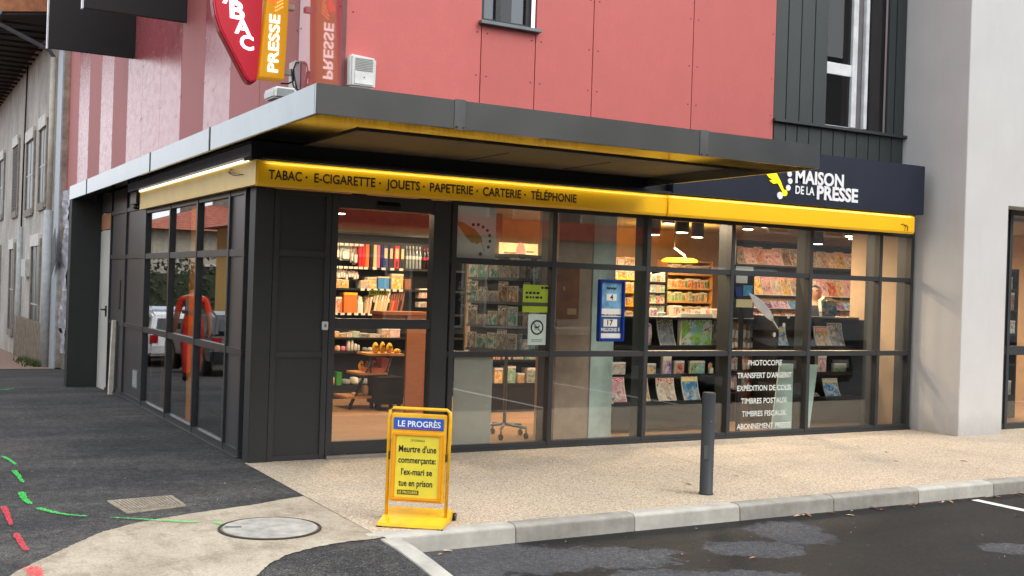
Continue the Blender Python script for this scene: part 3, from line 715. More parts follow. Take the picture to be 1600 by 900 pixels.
# yellow band with its trade list
t_ = thing('yellow_sign_band', 'long yellow sign band with the black trade list around the shop corner', 'sign band', (4, -.25, 2.53))
def band(x0, x1, y, nm):
    mb = MB(); prof = [(y+.06, 2.535), (y, 2.535), (y-.012, 2.56), (y-.012, 2.735), (y-.002, 2.757), (y+.018, 2.768), (y+.06, 2.768)]
    mb.prism([(x0, q, z) for q, z in prof], (x1-x0, 0, 0)); return mb.build(nm, YEL, t_)
band(-.085, 4.5, -.265, 'band'); band(4.505, 8.42, -.285, 'band')
mb = MB(); mb.box(-.10, -.05, -.262, 4.84, 2.545, 2.768); mb.build('side_band', M('side_cassette_sky_tint', (255, 206, 84), .3, var=.1, vscale=2), t_)  # side return paler than the front: grazing sky light put into its colour
mb = MB(); mb.box(-.08, 8.4, -.2, .02, 2.56, 2.59); mb.box(-.049, .06, -.2, 4.82, 2.55, 2.58); mb.build('band_underside', NAVYD, t_)
yb2 = -.2775
for s, x0, x1 in (('TABAC', 419.5, 471), ('E-CIGARETTE', 491, 586), ('JOUETS', 604, 656), ('PAPETERIE', 672, 739), ('CARTERIE', 755, 814.5), ('TÉLÉPHONIE', 830, 901)):
    mb = MB(); a, b = A(x0, 280, 'y', yb2), A(x1, 300, 'y', yb2); put_text(mb, s, (a.x, yb2, 2.603), ux, uz, width=b.x-a.x, cap=.082, bold=.018, thick=.0015); mb.build('lettering', INK, t_)
for px, py in ((479, 277.5), (593.5, 287.5), (662, 293), (745.5, 300), (820, 306.5)):
    mb = MB(); q = A(px, py, 'y', yb2); mb.prism([(q.x+.011*math.cos(k*.785), yb2-.0015, 2.642+.011*math.sin(k*.785)) for k in range(8)], (0, -.001, 0)); mb.build('dot', INK, t_)
mb = MB()
q = A(1412, 356, 'y', -.30)
for dx, s in ((0, 1), (.05, .8)):
    mb.tube([(q.x+dx-.05*s, -.30, q.z+.04*s), (q.x+dx-.01, -.305, q.z+.05*s), (q.x+dx+.03*s, -.305, q.z+.02*s), (q.x+dx+.02*s, -.30, q.z-.035)], .004, 6)
mb.build('loose_wire', M('black_plastic', (22, 22, 23), .35), t_)
mb = MB(); mb.tube([(-.105, .55, 2.745), (-.14, .5, 2.70), (-.12, .35, 2.69), (-.15, .22, 2.655), (-.105, .12, 2.66)], .004, 6); mb.build('loose_wire', M('black_plastic', (22, 22, 23), .35), t_)
mb = MB(); mb.tube([(-.105, .5, 2.74), (-.15, .42, 2.69), (-.13, .32, 2.66)], .004, 6); mb.build('loose_wire', M('black_plastic', (22, 22, 23), .35), t_)
LED = emit('led_strip_light', (255, 246, 225), 10)
t_ = thing('led_strip', 'lit white LED strip along the top edge of the yellow band', 'LED strip', (-.12, 2.4, 2.77))
mb = MB(); mb.box(-.118, -.101, -.06, 4.82, 2.769, 2.792); mb.build('side_tube', emit('led_side_tube', (255, 244, 216), 1.0), t_)
mb = MB(); mb.box(.0, 4.5, -.318, -.308, 2.779, 2.784); mb.build('front_tube', LED, t_)
mb = MB(); mb.box(-.05, 4.51, -.33, -.215, 2.785, 2.80); mb.box(-.05, 4.51, -.336, -.331, 2.7735, 2.80); mb.box(4.53, 8.42, -.342, -.3315, 2.7735, 2.80); mb.build('cover_profile', NAVYD, t_)
mb = MB(); mb.box(4.55, 8.4, -.322, -.312, 2.779, 2.784); mb.build('front_tube', LED, t_)
# camera box beside the band, siren, floodlight, intercom
mb = MB(); mb.box(-.13, .0, 4.92, 5.32, 2.63, 2.79, 0); mb.tube([(-.09, 5.1, 2.63), (-.09, 5.1, 2.56)], .04, 10, 0); mb.tube([(-.09, 5.0, 2.62), (-.09, 4.93, 2.57)], .02, 8)
tag(mb.build('control_box', M('black_plastic', (22, 22, 23), .35), bevel=.01), 'small black junction box at the far end of the lit yellow side band', 'junction box')
SW = M('siren_white_plastic', (214, 214, 210), .4, var=.04)
t_ = thing('alarm_siren', 'white louvred alarm siren box on the front red wall above the canopy corner', 'alarm siren', (1.05, .2, 3.6))
mb = MB(); mb.prism([(.92, .235, 3.60), (1.185, .235, 3.60), (1.19, .235, 3.90), (.915, .235, 3.92)], (0, -.11, 0)); BX = mb.build('housing', SW, t_, bevel=.018)
mb = MB()
for k in range(8): mb.box(.965, 1.15, .119, .1255, 3.765+k*.016, 3.771+k*.016)
mb.build('louvre', M('louvre_grey', (168, 168, 166), .5), t_)
mb = MB(); mb.box(.96, 1.155, .118, .1255, 3.63, 3.75, 0); mb.tube([(1.06, .118, 3.70), (1.06, .113, 3.70)], .008, 10, 1); mb.build('lower_cover', [M('siren_cover', (226, 226, 222), .35), GAP], t_, bevel=.004)
q = A(428, 150, 'x', .3); 
t_ = thing('roof_floodlight', 'pale flat box light lying on the canopy roof under the tobacco sign', 'floodlight', (q.x, q.y, 3.05))
mb = MB(); x0, y0 = q.x, q.y; zt = q.z
mb.prism([(x0-.10, y0-.3, zt-.06), (x0+.13, y0-.3, zt-.06), (x0+.13, y0-.3, zt+.05), (x0-.08, y0-.3, zt+.05), (x0-.105, y0-.3, zt+.02)], (0, .3, 0)); mb.build('housing', SW, t_, bevel=.015)
mb = MB(); mb.box(x0-.06, x0+.1, y0-.312, y0-.301, zt-.045, zt+.03); mb.build('lens', M('lamp_glass_grey', (150, 154, 156), .15), t_)
mb = MB(); mb.box(x0, x0+.06, y0-.2, y0-.05, 3.046, zt-.058); mb.build('bracket', ZINC, t_)
t_ = thing('intercom', 'small white call button plate on the blind panel left of the door', 'intercom', (.68, -.03, 1.25))
mb = MB(); mb.box(.652, .712, -.045, -.0225, 1.235, 1.315); mb.build('plate', SW, t_, bevel=.005)
mb = MB(); mb.box(.672, .692, -.049, -.045, 1.26, 1.29); mb.build('button', M('grey_button', (120, 124, 128), .4), t_)

# ---- lit tobacco and press sign on the side wall
ys = 1.5
t_ = thing('projecting_sign', 'lit red lozenge tobacco sign with a yellow press panel on the side wall', 'shop sign', (.5, ys, 3.78))
def sp(px, py, y=ys): return A(px, py, 'y', y)
RS = emit('lit_red_sign', (190, 16, 40), .2, (176, 22, 44)); YS = emit('lit_yellow_sign', (220, 160, 20), .2, (214, 156, 26))
RSD = M('sign_side_red', (150, 22, 34), .4)
out = [(402, 123), (396, 127.5), (389, 126), (384, 119), (346, 46), (338, 22), (335, 2), (336, -20), (346, -60), (392, -165), (402, -170), (412, -165), (414, -60), (411, 0), (408, 60)]
mb = MB(); P = [sp(*q) for q in out]; mb.prism(P, (0, .16, 0), 0); mb.build('lozenge', RS, t_, bevel=.012)
mb = MB()
ctr_ = sum((sp(*q) for q in out), Vector())/len(out)
mb.prism([v+(v-ctr_)*.02+Vector((0, .05, 0)) for v in P], (0, .1, 0)); mb.build('lozenge_rim', RSD, t_)
mb = MB(); upv = (sp(365, 0)-sp(384, 68)).normalized(); 
for ch, px, py, cap in (('T', 341, -58, .155), ('A', 356, -18, .155), ('B', 371, 29, .175), ('A', 379.5, 53, .15), ('C', 386, 77, .14)):
    if ch == 'A' and py == -18: px, py = 361, 6
    if ch == 'T': px, py = 352, -28
    q = sp(px, py, ys-.003)
    put_text(mb, ch, q, (1, 0, -.05), (-.07, 0, 1), cap=cap, bold=.03, thick=.005, align='C', squash=1.05 if ch != 'B' else 1.15)
mb.build('lettering', emit('lit_sign_letters', (255, 236, 240), 1.35), t_)
mb = MB(); P = [sp(*q) for q in ((404, 121.5), (442, 125.5), (445, 80), (448, 30), (452, -60), (418, -60), (416, 0), (410, 60))]
mb.prism([v+Vector((0, -.05, 0)) for v in P], (0, .2, 0)); mb.build('press_panel', YS, t_, bevel=.01)
mb = MB(); a = sp(433.5, 113.5, ys-.053); b = sp(437, 24, ys-.053); dz = (b-a)
put_text(mb, 'PRESSE', a, dz, Vector((-1, 0, 0)), width=dz.length, cap=.105, bold=.02, thick=.004)
mb.build('press_lettering', bpy.data.materials['lit_sign_letters'], t_)
mb = MB()
mb.prism([sp(*q, ys-.054) for q in ((419, 0), (424, -8), (436, -30), (433, -2), (428, 6))], (0, -.006, 0))
mb.build('feather_mark', emit('lit_orange_feather', (250, 90, 40), .9), t_)
mb = MB()
for k in range(5):
    for j in range(2+k): 
        q = sp(431+k*2.6, 17-j*5.5-k*1.5, ys-.054); mb.box(q.x-.006, q.x+.006, q.y-.004, q.y, q.z-.006, q.z+.006)
mb.build('led_dots', emit('lit_orange_dots', (255, 150, 90), 1.4), t_)
for z in (3.9, 4.6):
    mb = MB(); mb.box(.66, .798, ys+.02, ys+.1, z, z+.06); mb.build('bracket_arm', M('pale_bracket', (210, 212, 212), .4, .2), t_)
mb = MB(); mb.box(.80, .856, ys-.06, ys+.16, 3.74, 4.05); mb.build('bracket', M('pale_bracket', (210, 212, 212), .4, .2), t_, bevel=.004)
mb = MB(); mb.tube([(.68, ys+.05, 3.80), (.75, ys, 3.80), (.79, ys-.03, 3.83), (.78, ys-.06, 3.95), (.80, ys-.07, 4.02), (.83, ys-.06, 4.03), (.85, ys-.03, 3.98)], .009, 8)
mb.tube([(.76, ys-.05, 3.95), (.77, ys-.07, 3.80), (.80, ys-.1, 3.68), (.82, ys-.12, 3.58)], .009, 8); mb.tube([(.78, ys-.05, 3.93), (.80, ys-.08, 3.80), (.82, ys-.1, 3.70)], .007, 8)
mb.build('cable', M('black_plastic', (22, 22, 23), .35), t_)

# ---- bollard
q = A(1103, 772, 'z', .004); BX_, BY_ = q.x, q.y
t_ = thing('bollard', 'dark grey steel bollard on the pavement near the kerb', 'bollard', (BX_, BY_, .004))
BOLM = M('bollard_paint', (44, 47, 49), .6, .0, var=.12, vscale=8)
mb = MB(); mb.lathe([(.062, 0), (.062, .012), (.056, .016), (.056, .846), (.053, .856), (.046, .860), (.0, .861)][:-1], 28); mb.build('post', BOLM, t_, local=True)
mb = MB(); mb.box(-.058, -.03, -.03, .008, .30, .42); mb.xf(Matrix.Rotation(R(28), 4, 'Z')); mb.build('reflector', M('worn_grey_sticker', (88, 92, 92), .6), t_, local=True, bevel=.003)
for z in (.19, .21, .24):
    pass
mb = MB()
for ax, z in ((.02, .22), (.012, .20), (.025, .25), (-.01, .62)): mb.ball((ax, -.055, z), .004)
mb.build('paint_chip', M('pale_grit', (200, 196, 190), .85), t_, local=True)

# ---- newspaper headline stand
YM = M('stand_yellow_paint', (246, 188, 24), .45, var=.12, vscale=9); YM2 = M('stand_orange_frame', (236, 160, 20), .4, var=.06)
POS = M('headline_poster', (232, 214, 60), .55, var=.08, vscale=5, bmp=.5, bscale=14); BLK = M('ink_black', (24, 22, 20), .6)
q = A(650, 817, 'z', .004)
t_ = thing('headline_stand', 'yellow newspaper headline stand with a black on yellow poster', 'newspaper stand', (q.x, q.y, .004), R(-38)); t_.scale = (1, 1, .925)
def L_(mb, nm, m, bevel=0): return mb.build(nm, m, t_, bevel=bevel, local=True)
lean = .05
def fy(z): return -.02+lean*z
mb = MB(); mb.prism([(-.235, -.21, .006), (-.235, -.20, .03), (-.235, .15, .085), (-.235, .17, .08), (-.235, .17, .03), (-.235, .1, .006)], (.47, 0, 0)); L_(mb, 'base', YM, .006)
mb = MB()
pts = [(-.215, fy(.05), .05), (-.222, fy(.8), .8), (-.218, fy(.85), .853), (-.195, fy(.87), .872), (.195, fy(.87), .872), (.218, fy(.85), .853), (.222, fy(.8), .8), (.215, fy(.05), .05)]
mb.tube(pts, .0125, 10); L_(mb, 'tube_frame', YM)
mb = MB()
for k, sx in enumerate((-1, 1)): mb.box(sx*.207-.006, sx*.207+.006, fy(.5)-.02, fy(.5)+.012, .48, .54)
L_(mb, 'clip', M('dark_clip', (90, 66, 18), .5))
sh = Matrix(((1, 0, 0, 0), (0, 1, lean, -.02), (0, 0, 1, 0), (0, 0, 0, 1)))
mb = MB(); mb.box(-.198, .198, -.028, .012, .165, .835, mat=sh); PB = L_(mb, 'panel', YM, .006)
mb = MB(); mb.box(-.182, .182, -.034, -.0285, .715, .805, mat=sh); H_ = L_(mb, 'header', M('header_blue', (36, 92, 190), .4), .002)
mb = MB(); put_text(mb, 'LE PROGRÈS', (-.150, fy(.74)-.0345, .738), (1, 0, 0), (0, lean, 1), width=.31, cap=.043, bold=.02, thick=.001)
L_(mb, 'header_lettering', M('white_letters', (240, 240, 242), .5))
mb = MB(); mb.box(-.150, -.06, -.0355, -.0345, .725, .730, mat=sh); mb.box(-.06, .15, -.0355, -.0345, .7205, .7245, mat=sh); L_(mb, 'header_rule', M('header_red', (190, 50, 90), .5))
mb = MB()
for a in ((-.182, .182, .690, .655+.015), (-.182, .182, .182, .165+.034)): mb.box(a[0], a[1], -.042, -.0285, min(a[2:]), max(a[2:]), mat=sh)
for a in ((-.182, -.158), (.158, .182)): mb.box(a[0], a[1], -.042, -.0285, .199, .67, mat=sh)
L_(mb, 'poster_frame', YM2, .003)
mb = MB(); mb.box(-.157, .157, -.0325, -.0287, .20, .668, mat=sh); L_(mb, 'poster', POS)
for s, z, wd, cap, bold, ofs in (("OYONNAX", .625, .105, .017, .0, 0), ("Meurtre d'une", .545, .272, .048, .022, 0), ("commerçante:", .462, .272, .046, .022, 0), ("l'ex-mari se", .372, .224, .046, .022, .0), ("tue en prison", .287, .246, .046, .022, -.006)):
    mb = MB(); put_text(mb, s, (-wd/2+ofs, fy(z)-.0328, z), (1, 0, 0), (0, lean, 1), width=wd, cap=cap, bold=bold, thick=.001); L_(mb, 'headline', BLK)
mb = MB(); mb.box(-.135, .02, -.0337, -.0327, .222, .256, mat=sh); L_(mb, 'footer', M('footer_dark', (70, 62, 20), .6))
mb = MB(); put_text(mb, 'LE PROGRES', (-.128, fy(.23)-.034, .2295), (1, 0, 0), (0, lean, 1), width=.14, cap=.019, bold=.02, thick=.001); L_(mb, 'footer_lettering', POS)
for sx in (-1, 1):
    mb = MB(); mb.tube([(sx*.245-.012, .16, .03), (sx*.245+.012, .16, .03)], .03, 14); L_(mb, 'wheel', M('black_plastic', (22, 22, 23), .35))
for sx in (-1, 1):
    mb = MB(); mb.box(sx*.215-.02, sx*.215+.02, -.205, -.175, 0, .012); L_(mb, 'rubber_foot', M('black_plastic', (22, 22, 23), .35))
# ================================================================== INSIDE THE SHOP
BLKF = M('black_shelving', (26, 27, 29), .5, var=.1); BLKD = M('black_display_rack', (22, 23, 25), .4, var=.1)
BROWN = M('brown_laminate', (150, 92, 60), .45, var=.1, stretch=(1, 1, 6)); OAK = M('oak_shelf', (214, 160, 104), .5, var=.14, stretch=(8, 1, 1))
def print_mat(name, c1, c2, c3, title):
    """printed cover: coloured picture patches, a title band, a pale margin; every copy shows other patches"""
    m, t, p, o = new_mat(name)
    tc = t.nodes.new('ShaderNodeTexCoord'); oi = t.nodes.new('ShaderNodeObjectInfo')
    off = nd(t, 'VectorMath', operation='ADD'); sc = math_(t, 'MULTIPLY', oi.outputs['Random'], 37.0)
    t.links.new(tc.outputs['Generated'], off.inputs[0]); t.links.new(sc, off.inputs[1])
    vo = nd(t, 'TexVoronoi', Scale=5.5, Randomness=1.0); t.links.new(off.outputs[0], vo.inputs['Vector'])
    sp_ = nd(t, 'SeparateColor'); t.links.new(vo.outputs['Color'], sp_.inputs[0])
    n = noise(t, off.outputs[0], 17, 6, .75)
    q = math_(t, 'ADD', math_(t, 'MULTIPLY', sp_.outputs[0], .55), math_(t, 'MULTIPLY', math_(t, 'SUBTRACT', n, .2), .9))
    c = ramp(t, q, [(.15, lin(c1)), (.4, lin(c2)), (.6, lin(c3)), (.72, lin((226, 214, 196))), (.84, lin((46, 38, 44)))])
    tone = nd(t, 'MapRange'); t.links.new(oi.outputs['Random'], tone.inputs[0]); tone.inputs[3].default_value = .55; tone.inputs[4].default_value = 1.1
    hs = t.nodes.new('ShaderNodeHueSaturation'); t.links.new(tone.outputs[0], hs.inputs['Value']); t.links.new(c, hs.inputs['Color']); c = hs.outputs[0]
    sx = nd(t, 'SeparateXYZ'); t.links.new(tc.outputs['Generated'], sx.inputs[0])
    zz = sx.outputs[2]; band_ = math_(t, 'MULTIPLY', math_(t, 'GREATER_THAN', zz, .76), math_(t, 'LESS_THAN', zz, .93))
    tn = noise(t, off.outputs[0], 26, 2, .5)
    c = mixc(t, band_, c, mixc(t, math_(t, 'GREATER_THAN', tn, .52), lin(title), lin((246, 240, 226))))
    e = math_(t, 'MAXIMUM', math_(t, 'GREATER_THAN', math_(t, 'ABSOLUTE', math_(t, 'SUBTRACT', sx.outputs[0], .5)), .465), math_(t, 'GREATER_THAN', math_(t, 'ABSOLUTE', math_(t, 'SUBTRACT', zz, .5)), .475))
    c = mixc(t, e, c, lin((222, 214, 200))); t.links.new(c, p.inputs['Base Color']); p.inputs['Roughness'].default_value = .35
    return m
PR = {'red': print_mat('print_red', (196, 30, 40), (232, 90, 60), (244, 190, 160), (150, 16, 28)),
      'blue': print_mat('print_blue', (30, 80, 170), (70, 150, 210), (170, 210, 230), (240, 200, 40)),
      'green': print_mat('print_green', (70, 140, 50), (150, 190, 80), (120, 190, 220), (40, 110, 40)),
      'yellow': print_mat('print_yellow', (240, 196, 40), (226, 140, 30), (246, 224, 130), (210, 50, 30)),
      'pink': print_mat('print_pink', (220, 90, 140), (240, 170, 190), (250, 220, 210), (200, 40, 110)),
      'white': print_mat('print_white', (230, 222, 210), (200, 170, 150), (244, 238, 228), (190, 40, 40)),
      'purple': print_mat('print_purple', (74, 50, 120), (130, 90, 170), (200, 160, 200), (240, 210, 60)),
      'teal': print_mat('print_teal', (40, 110, 120), (90, 160, 160), (180, 190, 170), (30, 60, 80)),
      'orange': print_mat('print_orange', (230, 120, 40), (240, 170, 90), (250, 220, 170), (120, 50, 20)),
      'brown': print_mat('print_brown', (110, 70, 50), (160, 110, 80), (210, 180, 150), (60, 30, 20)),
      'grey': print_mat('print_grey', (110, 114, 118), (160, 164, 168), (90, 80, 86), (40, 40, 44))}
PL = {k: M('plain_'+k, c, .4, var=.05) for k, c in {'red': (206, 32, 40), 'orange': (240, 120, 50), 'yellow': (246, 196, 50), 'pale': (236, 214, 160), 'pink': (226, 120, 150), 'black': (26, 26, 30), 'navy': (44, 52, 130), 'white': (230, 226, 216), 'green': (60, 150, 60), 'blue': (70, 140, 200), 'brown': (150, 92, 62), 'beige': (222, 186, 150), 'grey': (140, 144, 146), 'clear': (178, 182, 180), 'purple': (90, 60, 140)}.items()}
TAGW = M('price_tag_white', (238, 228, 208), .6)
# ---- shapes of goods, unit size (x -.5..5, y 0..1 back, z 0..1)
def g_box():
    mb = MB(); mb.box(-.5, .5, 0, 1, 0, .86, 0); mb.box(-.515, .515, -.02, 1.02, .86, 1, 1); return mb.mesh('boxed_goods', [PR['red'], PL['white']], .012)
def g_mag():
    mb = MB(); n = 6; rows = []
    for k in range(n+1):
        z = k/n; y = .9*z+.35*math.sin(z*3.14)*.5
        rows.append((z, y))
    prof = [(y, z) for z, y in rows]+[(y+.16, z) for z, y in rows[::-1]]
    mb.prism([(-.5, y, z) for y, z in prof], (1, 0, 0)); return mb.mesh('magazine', [PR['red']])
def g_binder():
    mb = MB(); mb.box(-.48, .48, 0, 1, 0, 1, 0); mb.box(-.3, .3, -.012, .001, .42, .88, 1); mb.tube([(0, .0, .2), (0, -.02, .2)], .16, 14, 2); return mb.mesh('binder', [PL['red'], PL['white'], PL['black']], .01)
def g_bottle():
    mb = MB(); mb.lathe([(.36, 0), (.45, .03), (.45, .3), (.41, .34), (.45, .38), (.45, .6), (.4, .68), (.2, .82), (.17, .88)], 16, (0, .5, 0), 0); mb.lathe([(.2, .88), (.2, 1), (.02, 1)], 12, (0, .5, 0), 1)
    mb.lathe([(.455, .42), (.455, .56)], 16, (0, .5, 0), 1); return mb.mesh('bottle', [PL['clear'], PL['blue']])
def g_blister():
    mb = MB(); mb.box(-.5, .5, .8, .9, 0, .9, 0); mb.prism([(-.12, .8, .9), (.12, .8, .9), (.09, .8, 1), (-.09, .8, 1)], (0, .1, 0), 1); mb.box(-.36, .36, .1, .8, .08, .55, 1); return mb.mesh('blister_pack', [PR['red'], PL['white']], .03)
def g_egg():
    mb = MB(); mb.lathe([(.2, 0), (.36, .06), (.48, .28), (.5, .42), (.44, .68), (.28, .9), (.1, .99), (.02, 1)], 18, (0, .5, 0), 0)
    mb.ball((-.16, .06, .62), .1, mi=1, seg=8); mb.ball((.16, .06, .62), .1, mi=1, seg=8); mb.ball((0, .02, .45), .09, (1.4, 1, .6), 2, 8); return mb.mesh('egg_toy', [PL['yellow'], PL['black'], PL['orange']])
def g_file():
    mb = MB(); mb.prism([(-.45, 0, 0), (-.45, 1, 0), (-.45, 1, 1), (-.45, .55, 1), (-.45, 0, .55)], (.9, 0, 0), 0); mb.box(-.3, .3, .05, .98, .1, .93, 1); return mb.mesh('magazine_file', [PL['beige'], PL['white']], .01)
def g_roll():
    mb = MB(); mb.lathe([(.3, 0), (.47, .04), (.5, .3), (.5, .75), (.42, .93), (.2, 1), (.02, 1)], 16, (0, .5, 0)); return mb.mesh('soft_toy', [PL['beige']])
def g_bag():
    mb = MB(); mb.prism([(-.42, .2, 0), (.42, .2, 0), (.5, .1, .45), (.5, .25, .85), (.3, .35, .88), (.22, .4, 1), (-.22, .4, 1), (-.3, .35, .88), (-.5, .25, .85), (-.5, .1, .45)], (0, .5, 0), 0)
    mb.box(-.24, .24, .02, .22, .74, .83, 1); return mb.mesh('handle_bag', [PR['blue'], PL['black']], .03)
GM_ = {'boxed_goods': g_box(), 'magazine': g_mag(), 'binder': g_binder(), 'bottle': g_bottle(), 'blister_pack': g_blister(), 'egg_toy': g_egg(), 'magazine_file': g_file(), 'soft_toy': g_roll(), 'handle_bag': g_bag()}
KIND = {'boxed_goods': ('box', 'boxed item'), 'magazine': ('magazine', 'magazine'), 'binder': ('binder', 'binder'), 'bottle': ('bottle', 'bottle'), 'blister_pack': ('blister pack', 'hanging pack'), 'egg_toy': ('toy', 'egg shaped toy'), 'magazine_file': ('magazine file', 'upright file'), 'soft_toy': ('soft toy', 'rounded soft toy'), 'handle_bag': ('bag', 'bag with a handle'), 'greeting_card': ('card', 'greeting card')}
GOODS = {}
def good(kind, col, x, y, z, wd, dp, h, where, rz=0, mats=None, tilt=0, roll=0, label=None):
    o = bpy.data.objects.new(kind, GM_[kind]); COL.objects.link(o)
    o.location = (x, y, z); o.scale = (wd, dp, h); o.rotation_euler = (tilt, roll, rz)
    if mats is None: mats = [PR.get(col, PL.get(col))] if kind in ('boxed_goods', 'magazine', 'blister_pack', 'handle_bag') else [PL.get(col, PL['white'])]
    for i, m in enumerate(mats):
        o.material_slots[i].link = 'OBJECT'; o.material_slots[i].material = m
    GOODS.setdefault(where, []).append((o, kind, col, label)); return o
def pxgood(kind, col, l, t, r_, b, y, dp, where, z=None, **k):
    """stand an item at depth y so that it covers the photo box l,t,r,b; z: the shelf it stands on"""
    mx = (l+r_)/2; a, c = A(l, (t+b)/2, 'y', y), A(r_, (t+b)/2, 'y', y); lo, hi = A(mx, b, 'y', y), A(mx, t, 'y', y)
    zz = lo.z if z is None else z
    return good(kind, col, (a.x+c.x)/2, y, zz, c.x-a.x, dp, max(.02, hi.z-zz), where, **k)
def shelf_unit(name, label, x0, x1, y0, y1, z1, zs, frame, board=None, back=True, plinth=.0, sides=True, th=.03):
    t_ = thing(name, label, 'shelving', ((x0+x1)/2, y0, .012))
    mb = MB()
    if sides: mb.box(x0-.025, x0, y0, y1, .012, z1); mb.box(x1, x1+.025, y0, y1, .012, z1)
    if back: mb.box(x0, x1, y1-.02, y1, .012, z1)
    mb.box(x0, x1, y0+.01, y1-.02, z1-.03, z1-.002)
    if plinth: mb.box(x0, x1, y0-.003, y1-.021, .013, plinth-th-.002)
    mb.build('carcass', frame, t_)
    for z in zs:
        mb = MB(); mb.box(x0+.002, x1-.002, y0-.012, y1-.022, z-th, z); mb.build('shelf', board or frame, t_, bevel=.003)
    return t_
# ---- back shelving seen through the sliding door
YB = 5.0
xa, xb = A(516, 450, 'y', YB).x-.5, 4.75
def zpx(px, py, y): return A(px, py, 'y', y).z
SZ = [zpx(540, 602, YB), zpx(540, 549, YB), zpx(540, 527, YB), zpx(560, 489, YB), zpx(580, 451, YB), zpx(600, 418.5, YB)]
shelf_unit('shelving_unit', 'tall black shelving full of stationery seen through the sliding door', xa, xb, YB, YB+.36, 2.42, SZ, BLKF, plinth=SZ[0])
W_ = 'top shelf behind the sliding door'; z = SZ[5]
for i, (l, r_, c) in enumerate(((524, 532, 'orange'), (534, 549, 'teal'), (550, 553, 'pink'), (554, 560, 'brown'))): pxgood('blister_pack', c, l, 378+i*2, r_, 404+i*3, YB, .08, W_)
for l, r_, c, lab in ((561, 565.5, 'red', 0), (566, 571, 'red', 0), (571.5, 577, 'orange', 0), (579, 582.5, 'black', 0), (584, 589, 'pale', 0), (589.5, 594, 'pink', 0), (596, 598, 'navy', 0), (599, 607, 'navy', 1), (608, 615, 'black', 1), (616, 624.5, 'red', 1), (625.5, 632.5, 'black', 1)):
    m_ = PL[c]; pxgood('binder', c, l, 381+(l-560)*.06, r_, 417, YB, .27, W_, z=z, mats=[m_, PL['pale'] if lab else m_, PL['black'] if lab else m_])
for k in range(5): pxgood('bottle', 'clear', 634+k*5.2, 384+k*.3, 639+k*5.2, 418+k*.4, YB, .085, W_, z=z, mats=[M('clear_plastic', (150, 156, 156), .12, 0, var=.3, vscale=30), PL['white']])
for k in range(3): pxgood('bottle', 'red', 662+k*5, 388, 666.5+k*5, 420, YB, .08, W_, z=z, mats=[M('cola_brown', (46, 22, 18), .15), PL['red']])
W_ = 'second shelf down behind the sliding door'; z = SZ[4]
for i in range(9): pxgood('blister_pack', random.choice(['teal', 'pink', 'white', 'red', 'green', 'brown']), 524+i*4.2, 417+random.uniform(0, 3)+i*.6, 528+i*4.2, 434+random.uniform(-2, 5), YB, .06, W_)
for l, t, r_, b, c in ((525, 436, 534, 450, 'yellow'), (535, 437, 545, 450, 'yellow'), (564, 438, 575, 448, 'white'), (575, 433, 588.5, 448, 'orange'), (591, 432, 608, 447, 'blue'), (612, 428, 630, 448, 'yellow')):
    pxgood('boxed_goods', c, l, t, r_, b+2, YB, .22, W_, z=z, mats=[PR[c] if c != 'blue' else PL['blue'], PL['pale']])
pxgood('boxed_goods', 'brown', 633, 436, 642, 451, YB, .2, W_, z=z, mats=[PL['brown'], PL['brown']])
W_ = 'third shelf down behind the sliding door'; z = SZ[3]
pxgood('boxed_goods', 'red', 524, 464, 534, 476, YB, .2, W_, z=z)
pxgood('boxed_goods', 'orange', 538, 457, 558, 480, YB, .25, W_, z=z, mats=[PL['orange'], PL['yellow']])
pxgood('magazine_file', 'white', 559, 462, 568, 487, YB, .24, W_, z=z, mats=[PL['white'], PL['white']])
for k, c in enumerate(('beige', 'beige', 'black', 'pale', 'beige', 'pale', 'beige', 'pale')): pxgood('magazine_file', c, 570+k*4.4, 463-k*1.7, 574+k*4.4, 487, YB, .25, W_, z=z, mats=[PL[c], PL['white'] if k % 2 else PL['beige']], roll=.22)
for k, c in enumerate(('black', 'brown', 'orange', 'red', 'brown', 'black', 'brown')): pxgood('magazine_file', c, 603+k*3.6, 458-k*1, 606.3+k*3.6, 486, YB, .25, W_, z=z, mats=[PL[c], PL['brown']], roll=.2)
for k in range(5): pxgood('boxed_goods', ('red', 'pink')[k % 2], 655+k*4.3, 451, 659+k*4.3, 466, YB, .15, W_)
for k in range(6): pxgood('boxed_goods', ('white', 'purple', 'yellow')[k % 3], 654+k*3.6, 472, 657+k*3.6, 480, YB, .12, W_)
W_ = 'fourth shelf down behind the sliding door'; z = SZ[2]
for l, t, r_, c in ((520, 518, 530, 'yellow'), (531, 521, 541, 'orange'), (542, 520, 551, 'white'), (552, 518, 562, 'green'), (563, 521, 577, 'grey'), (578, 522, 594, 'white'), (597, 514, 608, 'red'), (609, 514, 625, 'pink')):
    pxgood('boxed_goods', c, l, t, r_, 527, YB, .2, W_, z=z)
W_ = 'fifth shelf down behind the sliding door'; z = SZ[1]
for l, t, r_, c in ((519, 543, 524, 'pink'), (525, 540, 533, 'beige'), (534, 541, 541, 'pink'), (543, 532, 548, 'white'), (549, 531, 553.5, 'white'), (554.5, 537, 559, 'white'), (560, 539, 563, 'white'), (568, 543, 576, 'grey'), (577, 543, 584, 'white')):
    pxgood('soft_toy', c, l, t, r_, 548, YB, .1, W_, z=z, mats=[PL[c]])
W_ = 'lowest shelf behind the sliding door'; z = SZ[0]
for l, t, r_, c in ((518, 588, 525, 'beige'), (526, 582, 534, 'green'), (536, 593, 550, 'grey'), (551, 590, 563, 'white'), (564, 592, 580, 'grey')):
    pxgood('boxed_goods' if c == 'green' else 'soft_toy', c, l, t, r_, 602, YB, .2, W_, z=z, mats=[PL[c], PL[c]][:2 if c == 'green' else 1])
